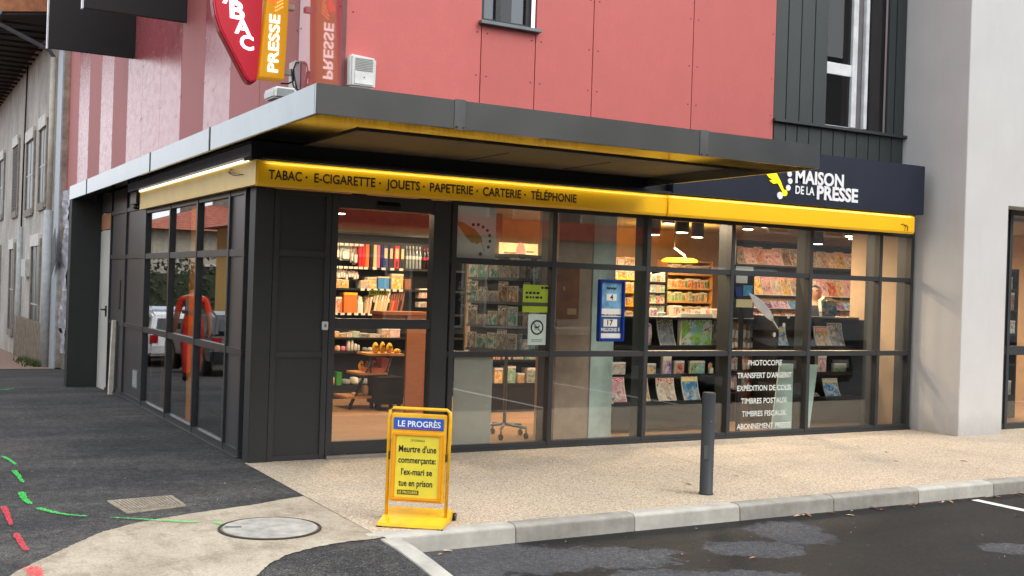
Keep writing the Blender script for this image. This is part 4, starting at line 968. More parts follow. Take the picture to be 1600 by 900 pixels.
# price tags along the shelf edges
tagthing = [o for o in ALLTHINGS if o.name == 'shelving_unit'][0]
mb = MB()
for z, l, r_, n in ((SZ[5]+.33, 523, 562, 6), (SZ[5], 523, 562, 6), (SZ[5], 570, 625, 5), (SZ[4], 566, 626, 7), (SZ[3], 525, 600, 8), (SZ[3], 655, 675, 4)):
    for k in range(n):
        x = A(l+(r_-l)*k/(n-1), 450, 'y', YB).x; mb.box(x-.03, x+.03, YB-.022, YB-.014, z-.032, z+.002)
mb.build('price_tag', TAGW, tagthing)
# ---- A-frame stand with wooden shelves, cabinet and wood panel behind the door
YL = 3.75
t_ = thing('ladder_shelf', 'black A frame stand with three wooden shelves and yellow toys behind the door', 'display stand', (*A(568, 640, 'y', YL)[:2], .012))
mb = MB()
for dy in (0, .42):
    for (x0, y0), (x1, y1) in (((546, 641), (584, 555)), ((582, 641), (578, 560)), ((586, 641), (612, 556))):
        if dy and x0 == 582: continue
        a, b = A(x0, y0, 'y', YL+dy), A(x1, y1, 'y', YL+dy); a.z = .012; mb.tube([a, b], .014, 6)
mb.build('frame', BLKF, t_)
for l, t, r_ in ((578, 553, 632), (561, 583, 606), (541, 620, 602)):
    a, b = A(l, t, 'y', YL-.03), A(r_, t+4, 'y', YL-.03); mb = MB(); mb.box(a.x, b.x, YL-.03, YL+.44, a.z-.03, a.z); mb.build('shelf', OAK, t_, bevel=.003)
W_ = 'wooden A frame stand behind the door'
for l, t, r_, c in ((584, 535, 594, 'yellow'), (596, 534, 604, 'yellow'), (606, 536, 616, 'yellow'), (618, 545, 628, 'yellow')): pxgood('egg_toy', c, l, t, r_, 553, YL+.05, .11, W_, z=A(578, 553, 'y', YL-.03).z)
for l, t, r_, c in ((562, 564, 571, 'yellow'), (573, 564, 579, 'yellow'), (582, 563, 591, 'yellow')): pxgood('egg_toy', c, l, t, r_, 571, YL+.35, .09, W_, z=A(561, 583, 'y', YL-.03).z)
pxgood('boxed_goods', 'orange', 575, 576, 600, 584, YL, .25, W_, z=A(561, 583, 'y', YL-.03).z, mats=[M('coral_box', (226, 126, 92), .6), M('coral_box', (226, 126, 92), .6)])
pxgood('boxed_goods', 'orange', 596, 560, 608, 575, YL+.2, .2, W_, z=A(561, 583, 'y', YL-.03).z, mats=[M('coral_box', (226, 126, 92), .6), M('coral_box', (226, 126, 92), .6)])
for l, t, r_, c in ((553, 614, 570, 'beige'), (570, 602, 578, 'beige'), (579, 604, 584, 'pale'), (585, 604, 591, 'beige')): pxgood('soft_toy', c, l, t, r_, 620, YL+.05, .16, W_, z=A(541, 620, 'y', YL-.03).z)
a, b = A(592, 590, 'y', 3.5), A(630, 636, 'y', 3.5)
t_ = thing('floor_cabinet', 'low black cabinet with a drawer line standing beside the brown panel', 'cabinet', (a.x, 3.5, .012))
mb = MB(); mb.box(a.x, b.x, 3.5, 3.9, .09, a.z); mb.build('body', BLKF, t_, bevel=.006)
mb = MB(); mb.box(a.x+.02, b.x-.02, 3.49, 3.5, .12, a.z-.2); mb.build('door', BLKD, t_, bevel=.003)
mb = MB()
for x in (a.x+.04, b.x-.04): mb.box(x-.02, x+.02, 3.54, 3.58, .012, .09); mb.box(x-.02, x+.02, 3.8, 3.84, .012, .09)
mb.build('foot', BLKF, t_)
a, b = A(632, 640, 'y', 3.2), A(667, 645, 'y', 3.2)
t_ = thing('wood_counter_end', 'tall brown wooden end panel of a counter behind the sliding door', 'counter', ((a.x+b.x)/2, 3.2, .012))
mb = MB(); mb.box(a.x, b.x, 3.2, 3.24, .012, 1.28); mb.build('panel', M('warm_brown_panel', (156, 102, 74), .45, var=.1, stretch=(1, 1, 6)), t_, bevel=.003)
mb = MB(); mb.box(A(597, 480, 'y', 3.2).x, b.x+.02, 3.19, 3.6, 1.285, 1.33); mb.build('top', BROWN, t_, bevel=.003)
mb = MB(); mb.box(A(597, 480, 'y', 3.25).x, b.x, 3.25, 3.58, 1.12, 1.284); mb.build('drawer', BROWN, t_, bevel=.003)
# ---- card spinner and second shelf behind the first bay
zs = [.40, .72, 1.05, 1.4, 1.75]
shelf_unit('shelving_unit', 'low black gift shelving behind the greeting card spinner', 4.0, 5.0, 2.95, 3.3, 1.9, zs, BLKF, plinth=.40)
for zi, z in enumerate(zs):
    W_ = ('bottom', 'second lowest', 'middle', 'second highest', 'top')[zi]+' shelf behind the card spinner'; x = 4.03
    while x < 4.93:
        wd = random.uniform(.09, .18); h = random.uniform(.1, .24); c = random.choice(['pink', 'red', 'white', 'green', 'orange', 'teal', 'yellow'])
        good(random.choice(['boxed_goods', 'boxed_goods', 'blister_pack']), c, x+wd/2, 2.97, z, wd, .16, h, W_); x += wd+random.uniform(.015, .05)
cx, cy = 3.13, .78
t_ = thing('card_spinner', 'tall grey greeting card spinner on castors behind the first window', 'card rack', (cx, cy, .012))
GS = M('grey_steel', (120, 128, 132), .35, .6)
mb = MB(); mb.tube([(0, 0, .14), (0, 0, 2.05)], .02, 12); mb.build('pole', GS, t_, local=True)
for k in range(5):
    an = k*1.2566+.3; e = (.27*math.cos(an), .27*math.sin(an))
    mb = MB(); mb.tube([(0, 0, .15), (e[0], e[1], .125)], .016, 8); mb.tube([(e[0], e[1], .13), (e[0], e[1], .07)], .01, 8); ft = mb.build('leg', GS, t_, local=True)
    mb = MB(); mb.tube([(e[0]-.012, e[1], .036), (e[0]+.012, e[1], .036)], .035, 12); mb.build('castor', M('black_plastic', (22, 22, 23), .35), ft, local=True)
mb = MB()
for z in (.98, 1.24, 1.50, 1.76, 2.02):
    for an in (0, math.pi/2, math.pi, -math.pi/2):
        m_ = Matrix.Rotation(an+.5, 4, 'Z'); mb.box(-.33, .33, -.335, -.325, z-.004, z+.02, mat=m_) if False else mb.prism([m_ @ Vector(q) for q in ((-.33, -.335, z-.004), (.33, -.335, z-.004), (.33, -.327, z-.004), (-.33, -.327, z-.004))], (0, 0, .03))
mb.build('wire_pocket', GS, t_, local=True)
mb = MB(); m_ = Matrix.Rotation(.5, 4, 'Z'); mb.prism([m_ @ Vector(q) for q in ((-.3, -.3, .97), (.3, -.3, .97), (.3, .3, .97), (-.3, .3, .97))], (0, 0, 1.05)); mb.build('core', M('spinner_core', (70, 74, 76), .5), t_, local=True)
mb = MB(); mb.box(-.5, .5, 0, 1, 0, 1); GM_['greeting_card'] = mb.mesh('greeting_card', [PR['red']])
ncol = 0
for fi, an in enumerate((-.25-math.pi/2+math.pi/2, math.pi/2)):
    pass
for fi, an in enumerate((.5, .5-math.pi/2)):                   # the two faces turned to the street
    for r_ in range(4):
        for k in range(5):
            u = -.264+k*.132; q = Matrix.Rotation(an, 4, 'Z') @ Vector((u, -.322, 0))
            o = good('greeting_card', random.choice(['teal', 'grey', 'brown', 'grey', 'teal', 'brown', 'grey', 'brown', 'white']), cx+q.x, cy+q.y, .99+r_*.26, .122, .008, random.choice([.14, .18, .2, .235, .245]), '%s %s row of the card spinner' % (('right', 'left')[fi], ('bottom', 'third', 'second', 'top')[r_]), rz=an)
            o.material_slots[0].link = 'OBJECT'; o.material_slots[0].material = PR[GOODS[list(GOODS)[-1]][-1][2]]
# ---- hanging poster with feather, grey film and notices on the panes of the first bay
def pane_px(name, l, t, r_, b, mats, y=.006, th=.004, label=None, cat=None, extra=None, group=None):
    a, c = A(l, (t+b)/2, 'y', y), A(r_, (t+b)/2, 'y', y); z1, z0 = A((l+r_)/2, t, 'y', y).z, A((l+r_)/2, b, 'y', y).z
    mb = MB(); mb.box(a.x, c.x, y, y+th, z0, z1, 0)
    if extra: extra(mb, a.x, c.x, z0, z1, y)
    o = mb.build(name, mats); tag(o, label, cat, group); return o
FILM = M('frosted_film', (184, 178, 164), .6, var=.04)
pane_px('window_film', 708, 556, 768, 695, FILM, .026, .003, 'plain grey film panel low behind the first window right of the door', 'window film')
def feather_poster(mb, x0, x1, z0, z1, y):
    pts = [(712, 344), (725, 348), (742, 358), (752, 370), (754, 378), (748, 380), (744, 382), (742, 379), (737, 380), (728, 370), (720, 358), (714, 349)]
    mb.prism([A(*q, 'y', y-.001) for q in pts], (0, -.001, 0), 1)
    a, b = A(752, 378, 'y', y-.001), A(757, 393, 'y', y-.001); mb.prism([(a.x-.004, y-.001, a.z), (a.x+.004, y-.001, a.z), (b.x+.003, y-.001, b.z), (b.x-.003, y-.001, b.z)], (0, -.001, 0), 1)
    for px, py in ((739.5, 351), (747.5, 351), (755, 354.5), (761.5, 360), (765, 368), (765.5, 377), (763, 386), (750.5, 397)):
        q = A(px, py, 'y', y-.001); r_ = .021 if py > 390 else .017; mb.prism([(q.x+r_*math.cos(k*.5236), y-.001, q.z+r_*math.sin(k*.5236)) for k in range(12)], (0, -.001, 0), 2)
pane_px('feather_poster', 708.5, 314, 775, 405, [M('poster_pale', (240, 236, 230), .6, var=.05), M('feather_ochre', (206, 146, 40), .6), M('ink_black', (24, 22, 20), .6)], .03, .003, 'pale poster with an ochre feather and an arc of black dots in the top pane', 'poster', feather_poster)
INKM = M('ink_black', (24, 22, 20), .6)
def green_notice(mb, x0, x1, z0, z1, y):
    w_, h = x1-x0, z1-z0
    mb.box(x0, x1, y-.0012, y-.0002, z0+h*.24, z0+h*.38, 1)
    for s, u, v, wd, cap in (('OUI', .08, .62, .2, .03), ('C\'EST ICI !', .32, .64, .42, .03), ('SUR LE POINT', .12, .45, .8, .035), ('INFO', .72, .86, .2, .02)): put_text(mb, s, (x0+u*w_, y-.0005, z0+v*h), (1, 0, 0), (0, 0, 1), width=wd*w_, cap=cap, bold=.03, thick=.001, mi=2)
GN = [M('notice_lime', (178, 204, 52), .5), M('notice_olive', (70, 78, 50), .5), INKM]
def lime(mb, x0, x1, z0, z1, y):
    w_, h = x1-x0, z1-z0; mb.box(x0, x1, y-.0012, y-.0002, z0+h*.22, z0+h*.36, 1)
    rn = random.Random(3)
    for v, n in ((.66, 4), (.5, 5), (.86, 2)):                  # the print is too blurred in the photo to read
        u = .1 if n > 2 else .72
        for k in range(n):
            wd = rn.uniform(.07, .16); mb.box(x0+u*w_, x0+(u+wd)*w_, y-.0012, y-.0002, z0+v*h, z0+(v+.08)*h, 2); u += wd+.04
pane_px('shop_notice', 817, 445, 856, 488, GN, .005, .003, 'lime green notice with a dark stripe taped in the first window', 'notice', lime)
def nodog(mb, x0, x1, z0, z1, y):
    w_, h = x1-x0, z1-z0; c = Vector((x0+w_*.5, y-.001, z0+h*.57)); r0, r1 = w_*.36, w_*.28
    for k in range(32):
        a, b = k/32*6.2832, (k+1)/32*6.2832
        mb.face([c+Vector((math.cos(q)*r_, 0, math.sin(q)*r_)) for q, r_ in ((a, r1), (b, r1), (b, r0), (a, r0))], 1)
    mb.face([c+Vector((-r1*.8, 0, r1*.7)), c+Vector((-r1*.7, 0, r1*.8)), c+Vector((r1*.8, 0, -r1*.7)), c+Vector((r1*.7, 0, -r1*.8))], 1)
    for a, b, d, e in ((-.5, .35, -.1, .15), (.25, .5, .1, .35), (-.45, -.35, -.45, -.1), (-.2, -.1, -.45, -.1), (.15, .25, -.45, -.1), (-.6, -.5, .1, .3)): mb.face([c+Vector((u*r1, .0004, v*r1)) for u, v in ((a, d), (b, d), (b, e), (a, e))], 1)
    for v in (.16, .11): mb.face([(x0+w_*.2, y-.001, z0+h*v), (x0+w_*.8, y-.001, z0+h*v), (x0+w_*.8, y-.001, z0+h*(v+.025)), (x0+w_*.2, y-.001, z0+h*(v+.025))], 2)
pane_px('shop_notice', 825, 491, 853, 539, [M('notice_mint_white', (206, 224, 216), .5), INKM, PL['grey']], .005, .003, 'white no dogs notice with a crossed black ring below the lime notice', 'notice', nodog)
# lettering on the glass
VINYL = M('white_vinyl', (214, 220, 216), .5)
def lines(t_, L, capf, bold, mt):
    for s, l, r_, yl, yr, cap in L:
        mb = MB(); a, b = A(l, yl, 'y', .008), A(r_, yr, 'y', .008); put_text(mb, s, (a.x, .0095, a.z), (1, 0, 0), (0, 0, 1), width=b.x-a.x, cap=cap, bold=bold, thick=.0005); mb.build('lettering', mt, t_)
t_ = thing('window_lettering', 'rows of small pale lettering on the glass in front of the card spinner', 'window lettering', (2.4, .0, 1.2))
lines(t_, [(s, l, r_, y_, y_, cap) for s, l, r_, y_, cap in (('HORAIRES', 718, 742, 443, .02), ('DU LUNDI AU', 717, 762, 452, .035), ('SAMEDI', 718, 750, 461, .03), ('DIMANCHE', 718, 742, 470, .02), ('7H - 12H', 720, 744, 480, .03))], 0, .01, M('dim_vinyl', (120, 124, 124), .5))
t_ = thing('window_lettering', 'white list of services lettered on the lower glass left of the dark magazine rack', 'window lettering', (6.3, .0, .1))
lines(t_, [(*q, .062) for q in (('PHOTOCOPIE', 1169, 1222, 571, 570.5), ('TRANSFERT D\'ARGENT', 1152, 1237, 591, 590), ('EXPÉDITION DE COLIS', 1152, 1236, 611, 610), ('TIMBRES POSTAUX', 1158, 1230, 631, 630), ('TIMBRES FISCAUX', 1159, 1228, 651, 649), ('ABONNEMENT PRESSE', 1151, 1235, 671, 668))], 0, .018, VINYL)
t_ = thing('feather_decal', 'large white feather decal with dots on the glass above the service list', 'window decal', (6.4, .0, 1.1))
mb = MB(); mb.prism([A(*q, 'y', .008) for q in ((1170, 457), (1180, 462), (1192, 470), (1203, 484), (1208, 494), (1209, 502), (1204, 501), (1197, 496), (1192, 491), (1183, 482), (1176, 471))], (0, -.0008, 0)); mb.build('vane', M('dull_vinyl', (158, 154, 146), .6), t_)
mb = MB(); mb.prism([A(*q, 'y', .008) for q in ((1205, 499), (1208, 498), (1217, 514), (1215.5, 514))], (0, -.0008, 0)); mb.build('quill', M('dull_vinyl', (158, 154, 146), .6), t_)
mb = MB()
for px, py in ((1225, 508), (1210, 523), (1232, 494)):
    q = A(px, py, 'y', .008); mb.prism([(q.x+.024*math.cos(k*.5236), .008, q.z+.03*math.sin(k*.5236)) for k in range(12)], (0, -.0008, 0))
mb.build('dot', M('dull_vinyl', (158, 154, 146), .6), t_)
# ---- structural column in the second bay, poster, lottery display
a, b, c = A(864, 690, 'y', .42), A(917, 690, 'y', .42), A(952, 690, 'y', .42)
t_ = thing('inner_column', 'square beige and daylight-tinted white column standing just behind the second window', 'column', ((a.x+c.x)/2, .42, .012))
mb = MB(); mb.box(a.x, b.x, .42, .85, .012, 2.86); mb.build('beige_face', M('column_beige', (186, 160, 138), .8), t_)
mb = MB(); mb.box(b.x+.001, c.x, .40, .85, .012, 2.86); mb.build('daylight_tint_face', M('column_daylight_tint', (206, 226, 216), .7), t_)  # white sheet, the mint cast of daylight put into its colour
def brownp(mb, x0, x1, z0, z1, y):
    w_, h = x1-x0, z1-z0; mb.box(x0+w_*.3, x0+w_*.38, y-.002, y, z0+h*.55, z0+h*.63, 1); mb.box(x0+w_*.5, x0+w_*.9, y-.002, y, z0+h*.08, z0+h*.2, 1)
pane_px('brown_poster', 869, 418, 905, 498, [M('poster_brown', (150, 96, 62), .7, var=.25), M('poster_tan', (206, 164, 124), .6)], .41, .006, 'brown poster fixed to the beige column behind the second window', 'poster', brownp)
l, r_, tp, bt = A(931, 485, 'y', .0), A(974, 487, 'y', 0), A(952, 437, 'y', 0), A(952, 533, 'y', 0)
t_ = thing('lottery_display', 'blue framed lottery jackpot display hanging in the second window', 'jackpot display', ((l.x+r_.x)/2, -.06, bt.z))
x0, x1, z0, z1 = l.x, r_.x-.03, bt.z, tp.z; y = -.045; wd = x1-x0; h = z1-z0
BLU = M('lottery_frame_blue', (18, 54, 140), .3, var=.06)
mb = MB(); f = .03
mb.box(x0, x0+f, y-.03, y+.03, z0, z1); mb.box(x1-f, x1, y-.03, y+.03, z0, z1); mb.box(x0+f, x1-f, y-.028, y+.03, z1-f, z1); mb.box(x0+f, x1-f, y-.028, y+.03, z0, z0+f); mb.build('frame', BLU, t_, bevel=.006)
mb = MB(); mb.box(x0+f, x1-f, y, y+.01, z0+.53*h, z1-f); mb.build('upper_card', M('lottery_sky', (120, 176, 214), .4, var=.35, vscale=7), t_)
mb = MB(); mb.box(x0+f, x1-f, y, y+.01, z0+f, z0+.44*h); mb.build('lower_card', M('lottery_slate', (54, 84, 130), .4, var=.15), t_)
mb = MB(); mb.box(x0+f, x1-f, y, y+.01, z0+.44*h, z0+.53*h); mb.box(x0+f, x1-f, y-.004, y-.001, z0+.05*h, z0+.13*h); mb.box(x0+wd*.3, x1-wd*.3, y-.004, y-.001, z0+.66*h, z0+.77*h); mb.box(x0+wd*.22, x1-wd*.25, y-.004, y-.001, z0+.24*h, z0+.36*h); mb.box(x0+f, x1-f, y-.004, y-.001, z0+.40*h, z0+.415*h); mb.build('white_field', PL['white'], t_)
mb = MB(); xm = (x0+x1)/2
put_text(mb, '4', (xm, y-.005, z0+.675*h), (1, 0, 0), (0, 0, 1), cap=.055, bold=.02, align='C', thick=.001); put_text(mb, '17', (xm-.01, y-.005, z0+.26*h), (1, 0, 0), (0, 0, 1), cap=.06, bold=.02, align='C', thick=.001)
mb.tube([(xm-.06, y-.004, z0+.87*h), (xm-.04, y-.004, z0+.855*h), (xm-.02, y-.004, z0+.87*h), (xm, y-.004, z0+.855*h), (xm+.02, y-.004, z0+.87*h), (xm+.04, y-.004, z0+.855*h), (xm+.06, y-.004, z0+.87*h)], .008, 6); mb.build('numeral', INKM, t_)
mb = MB(); put_text(mb, 'MILLIONS €', (xm, y-.003, z0+.17*h), (1, 0, 0), (0, 0, 1), width=.24, cap=.036, bold=.02, align='L', thick=.001) if False else put_text(mb, 'MILLIONS €', (xm-.125, y-.003, z0+.165*h), (1, 0, 0), (0, 0, 1), width=.25, cap=.036, bold=.02, thick=.001)
put_text(mb, 'A GAGNER', (xm-.09, y-.003, z0+.47*h-.0), (1, 0, 0), (0, 0, 1), width=.18, cap=.02, bold=.02, thick=-.008) if False else None
for u in (.25, .4, .5, .62): mb.box(x0+wd*u, x0+wd*(u+.08), y-.0015, y-.0005, z0+.425*h-.0, z0+.435*h)
mb.build('lettering', PL['white'], t_)
# pale lit display above the card spinner
def lit(mb, x0, x1, z0, z1, y):
    w_, h = x1-x0, z1-z0; c = Vector((x0+w_*.55, y-.003, z0+h*.45)); mb.face([c+Vector((math.cos(k*.3142)*w_*.13, 0, math.sin(k*.3142)*h*.6)) for k in range(20)], 1)
    for u, v, a in ((.12, .35, .22), (.12, .52, .3), (.7, .6, .2), (.72, .4, .2)): mb.box(x0+w_*u, x0+w_*(u+a), y-.002, y, z0+h*v, z0+h*(v+.07), 2)
pane_px('display_card', 780, 380, 840, 415, [M('display_cream', (246, 226, 176), .6), M('display_pink', (206, 150, 140), .6), M('ink_tan', (150, 110, 70), .6)], 3.12, .02, 'cream display card with a pink oval on top of the gift shelving', 'display card', lit)
# ---- black stepped rack in the second and third bays
xr0, xr1 = A(951, 640, 'y', .75).x, A(1128, 640, 'y', .8).x
def step_rack(label, x0, x1, zt):
    t_ = thing('stepped_rack', label, 'display rack', ((x0+x1)/2, .7, .012))
    mb = MB(); mb.box(x0, x1, .66, 1.18, .06, .33); mb.build('plinth', M('rack_plinth', (58, 56, 52), .5, var=.1), t_, bevel=.004)
    mb = MB(); mb.box(x0, x1, 1.14, 1.17, .33, zt); mb.box(x0-.02, x0, .7, 1.17, .331, zt); mb.box(x1, x1+.02, .7, 1.17, .331, zt); mb.build('back', BLKD, t_, bevel=.003)
    for y0, z in ((.66, .36), (.82, .67), (.86, 1.02)):
        mb = MB(); mb.box(x0+.002, x1-.002, y0, 1.138, z-.025, z); mb.box(x0+.002, x1-.002, y0-.012, y0-.0005, z-.025, z+.025); mb.build('shelf', BLKD, t_, bevel=.003)
    mb = MB(); mb.box(x0-.02, x1+.02, .84, 1.2, zt+.001, zt+.03); mb.build('top', BLKD, t_, bevel=.003); return t_
step_rack('long black stepped rack of toys and books behind the lottery display', xr0, xr1, 1.36)
W_ = 'lower step of the bollard side rack'
for l, t, r_, b, c in ((957, 588, 981, 633, 'pink'), (1005, 590, 1018, 632, 'orange'), (1031, 590, 1059, 625, 'white'), (1071, 587, 1096, 624, 'blue')): pxgood('magazine', c, l, t, r_, b, .72, .1, W_, z=.361)
W_ = 'middle step of the bollard side rack'
for l, t, r_, b, c, kd in ((953, 566, 977, 588, 'white', 'boxed_goods'), (1008.5, 568, 1024.5, 587, 'orange', 'boxed_goods'), (1036, 556, 1049, 584, 'purple', 'boxed_goods'), (1055, 564, 1069, 583, 'red', 'boxed_goods'), (1079, 564, 1101, 582, 'green', 'boxed_goods'), (1110, 566, 1116, 582, 'yellow', 'blister_pack')): pxgood(kd, c, l, t, r_, b, .86, .05, W_, z=.671)
W_ = 'upper shelf of the lottery side rack'
for l, t, r_, b, c, kd in ((1006, 500, 1020, 536, 'pink', 'handle_bag'), (1034, 497, 1058, 534, 'grey', 'magazine'), (1113, 502, 1134, 544, 'grey', 'handle_bag')): pxgood(kd, c, l, t, r_, b, .88, .12, W_, z=1.021)
o = pxgood('boxed_goods', 'green', 1064, 490, 1112, 538, .87, .07, W_, z=1.021, label='large green boxed game with a picture window on the black rack')
# ---- third to fifth bays: brown counter end, hanging packs, second rack, leaning mint panel
a, b = A(1160, 600, 'y', 1.25), A(1207, 600, 'y', 1.25)
t_ = thing('brown_counter_end', 'brown wooden counter end behind the service list lettering', 'counter', ((a.x+b.x)/2, 1.25, .012))
mb = MB(); mb.box(a.x-.1, b.x, 1.25, 1.9, .012, A(1180, 498, 'y', 1.25).z-.04); mb.build('panel', M('warm_brown_panel', (156, 102, 74), .45, var=.1, stretch=(1, 1, 6)), t_, bevel=.004)
mb = MB(); zt = A(1180, 498, 'y', 1.25).z; mb.box(a.x-.5, b.x-.05, 1.1, 1.95, zt-.039, zt); mb.build('top', BLKD, t_, bevel=.004)
W_ = 'paper stack on the brown counter'
for k in range(5): good('boxed_goods', 'white', a.x-.15+k*.03, 1.15, zt+.001+k*.018, .3, .22, .017, W_, rz=random.uniform(-.2, .2))
for nm, rows, lab in (('upper hook row beside the brown counter', ((503, 530, 6), ), 0), ('middle hook row beside the brown counter', ((528, 545, 6), ), 0), ('lower red row beside the brown counter', ((558, 578, 5), ), 1), ('bottom red row beside the brown counter', ((588, 608, 5), ), 1)):
    for t, b_, n in rows:
        for k in range(n): l = 1143+k*6.2; pxgood('blister_pack', random.choice(['red', 'orange', 'pink']) if lab else random.choice(['yellow', 'white', 'orange', 'brown', 'pink']), l, t+random.uniform(-2, 2), l+5.6, b_+random.uniform(-1, 2), 1.2, .06, nm)
mb = MB(); a2, b2 = A(1138, 600, 'y', 1.29), A(1181, 600, 'y', 1.29)
t_ = thing('hook_panel', 'black hook panel carrying rows of packs left of the brown counter end', 'hook panel', ((a2.x+b2.x)/2, 1.27, .012)); mb.box(a2.x, b2.x-.16, 1.27, 1.30, .012, 1.2); mb.build('board', BLKD, t_)
mb = MB()
for z in (.4, .62, .84, 1.06): mb.box(a2.x, b2.x-.16, 1.262, 1.269, z-.02, z)
mb.build('rail', GS, t_)
xe0, xe1 = A(1206, 600, 'y', .8).x, A(1341, 600, 'y', .8).x
step_rack('black rack with comics behind the last wide window', xe0, xe1, 1.40)
W_ = 'upper shelf of the black comic rack'
for l, t, r_, b_, c in ((1214, 511, 1234, 546, 'blue'), (1278, 510, 1300, 546, 'yellow'), (1300, 505, 1322, 545, 'grey')): pxgood('magazine', c, l, t, r_, b_, .88, .1, W_, z=1.021)
W_ = 'middle shelf of the black comic rack'
for l, t, r_, b_, c in ((1278, 556, 1291, 587, 'pink'), (1304, 568, 1322, 587, 'green')): pxgood('boxed_goods', c, l, t, r_, b_, .86, .06, W_, z=.671)
W_ = 'lower shelf of the black comic rack'
for l, t, r_, b_, c in ((1274, 615, 1284, 634, 'brown'), (1292, 592, 1315, 634, 'blue')): pxgood('magazine', c, l, t, r_, b_, .72, .1, W_, z=.361)
q = pxgood('handle_bag', 'blue', 1285, 464, 1310, 499, .95, .12, 'top of the black comic rack', z=1.431, label='bright blue carry bag with orange print standing on the comic rack')
mb = MB(); P = [A(*p_, 'y', .36) for p_ in ((1219, 568), (1278, 570), (1265, 667), (1205, 673))]
mb.prism(P, (0, .02, 0)); o = mb.build('leaning_panel', M('mint_panel', (196, 222, 214), .4, var=.05)); tag(o, 'slanting pale mint panel standing behind the service list lettering', 'panel')
# notices on a dark board
t_ = thing('notice_board', 'dark framed board of small blue and white notices behind the fourth window', 'notice board', (6.2, .3, 1.3))
a, c = A(1147, 440, 'y', .3), A(1179, 440, 'y', .3); z1, z0 = A(1163, 414, 'y', .3).z, A(1163, 497, 'y', .3).z
mb = MB(); mb.box(a.x, c.x, .3, .32, z0, z1); mb.box((a.x+c.x)/2-.03, (a.x+c.x)/2+.03, .321, .35, .012, z0+.2); mb.build('board', BLKD, t_, bevel=.004)
for l, t, r_, b_, mm in ((1150, 417, 1177, 425, PL['white']), (1150, 431, 1168, 442, PL['white']), (1149, 448, 1160, 463, M('notice_navy', (20, 60, 150), .4)), (1161, 446, 1176, 462, M('notice_sky', (90, 170, 220), .4, var=.3, vscale=20)), (1150, 468, 1176, 480, PL['pale'])):
    p0, p1 = A(l, b_, 'y', .297), A(r_, t, 'y', .297); mb = MB(); mb.box(p0.x, p1.x, .295, .299, p0.z, p1.z); mb.build('notice', mm, t_)
# ---- magazine wall
YM_ = 4.0
mx0, mx1 = A(1150, 450, 'y', YM_).x, 13.2
mrows = [(zpx(1200, 414, YM_), .30), (zpx(1200, 461, YM_), .36), (zpx(1200, 482, YM_), .2), (zpx(1200, 503, YM_), .22), (.75, .25), (.4, .28)]
shelf_unit('magazine_wall', 'wide black wall rack filled with rows of magazines at the back', mx0, mx1, YM_, YM_+.4, 2.6, [r_[0] for r_ in mrows], BLKF, plinth=.3)
nmr = ('top', 'second', 'third', 'fourth', 'fifth', 'bottom')
for i, (z, h) in enumerate(mrows):
    x = mx0+.04
    while x < mx1-.2:
        wd = random.uniform(.17, .24); cl = ['white', 'pink', 'orange', 'white', 'red', 'yellow', 'brown'] if i != 2 else ['purple', 'purple', 'blue']
        if i > 3: cl = ['red', 'white', 'blue', 'green']
        good('magazine', random.choice(cl), x+wd/2, YM_+.01, z+.001, wd, .12, h*random.uniform(.88, 1), nmr[i]+' row of the magazine wall'); x += wd+random.uniform(-.02, .02) if i < 4 else wd+.05
# ---- back counter wall with lit wooden shelves, lamp
YW = 5.6
xw0, xw1 = A(1043, 450, 'y', YW).x, A(1112, 450, 'y', YW).x
zz = [zpx(1075, p_, YW) for p_ in (428, 450, 471, 492)]
shelf_unit('tobacco_shelf', 'light wooden shelf of small boxes lit by the round lamp', xw0, xw1, YW, YW+.3, zpx(1075, 407, YW), zz, OAK, OAK)
for i, z in enumerate(zz):
    x = xw0+.03
    while x < xw1-.08:
        wd = random.uniform(.055, .085); good('boxed_goods', random.choice([['yellow', 'white', 'orange'], ['red', 'red', 'green', 'white'], ['red', 'purple', 'green', 'orange'], ['white', 'brown', 'grey']][i]), x+wd/2, YW+.03, z+.001, wd, .1, random.uniform(.13, .17), ('top', 'second', 'third', 'lowest')[i]+' shelf of the lit wooden unit'); x += wd+.006
x0, x1 = A(955, 450, 'y', YW).x, A(1008, 450, 'y', YW).x
zz = [zpx(960, p_, YW) for p_ in (416, 434, 455, 476, 500, 520)]
shelf_unit('lit_shelf', 'yellow lit wooden shelf seen just right of the lottery display', x0, x1, YW, YW+.3, zpx(975, 402, YW), zz, OAK, M('shelf_yellow_light_tint', (246, 196, 60), .5))  # warm yellow light put into the colour of the boards
for i, z in enumerate(zz):
    x = x0+.03
    while x < x1-.1:
        wd = random.uniform(.08, .13); good('boxed_goods', random.choice(['white', 'orange', 'yellow', 'brown', 'red']), x+wd/2, YW+.03, z+.001, wd, .12, random.uniform(.12, .17), ('top', 'second', 'third', 'fourth', 'fifth', 'lowest')[i]+' shelf beside the lottery display'); x += wd+.015
x0, x1 = A(1011, 450, 'y', 4.9).x, A(1041, 450, 'y', 4.9).x
shelf_unit('dark_rack', 'narrow dark rack of teal packs left of the lit wooden shelf', x0, x1, 4.9, 5.2, zpx(1025, 420, 4.9), [zpx(1025, p_, 4.9) for p_ in (440, 457, 474, 488)], BLKF)
for i, p_ in enumerate((440, 457, 474, 488)):
    for k in range(4): good('boxed_goods', random.choice(['teal', 'grey', 'green', 'red', 'brown']), x0+.06+k*(x1-x0-.08)/3.4, 4.92, zpx(1025, p_, 4.9)+.001, .09, .1, random.uniform(.12, .16), ('top', 'second', 'third', 'lowest')[i]+' shelf of the narrow dark rack')
t_ = thing('sales_counter', 'long dark sales counter in front of the lit wooden shelf', 'counter', (8, 3.2, .012))
a, b = A(1012, 494, 'y', 3.0), A(1136, 498, 'y', 3.0)
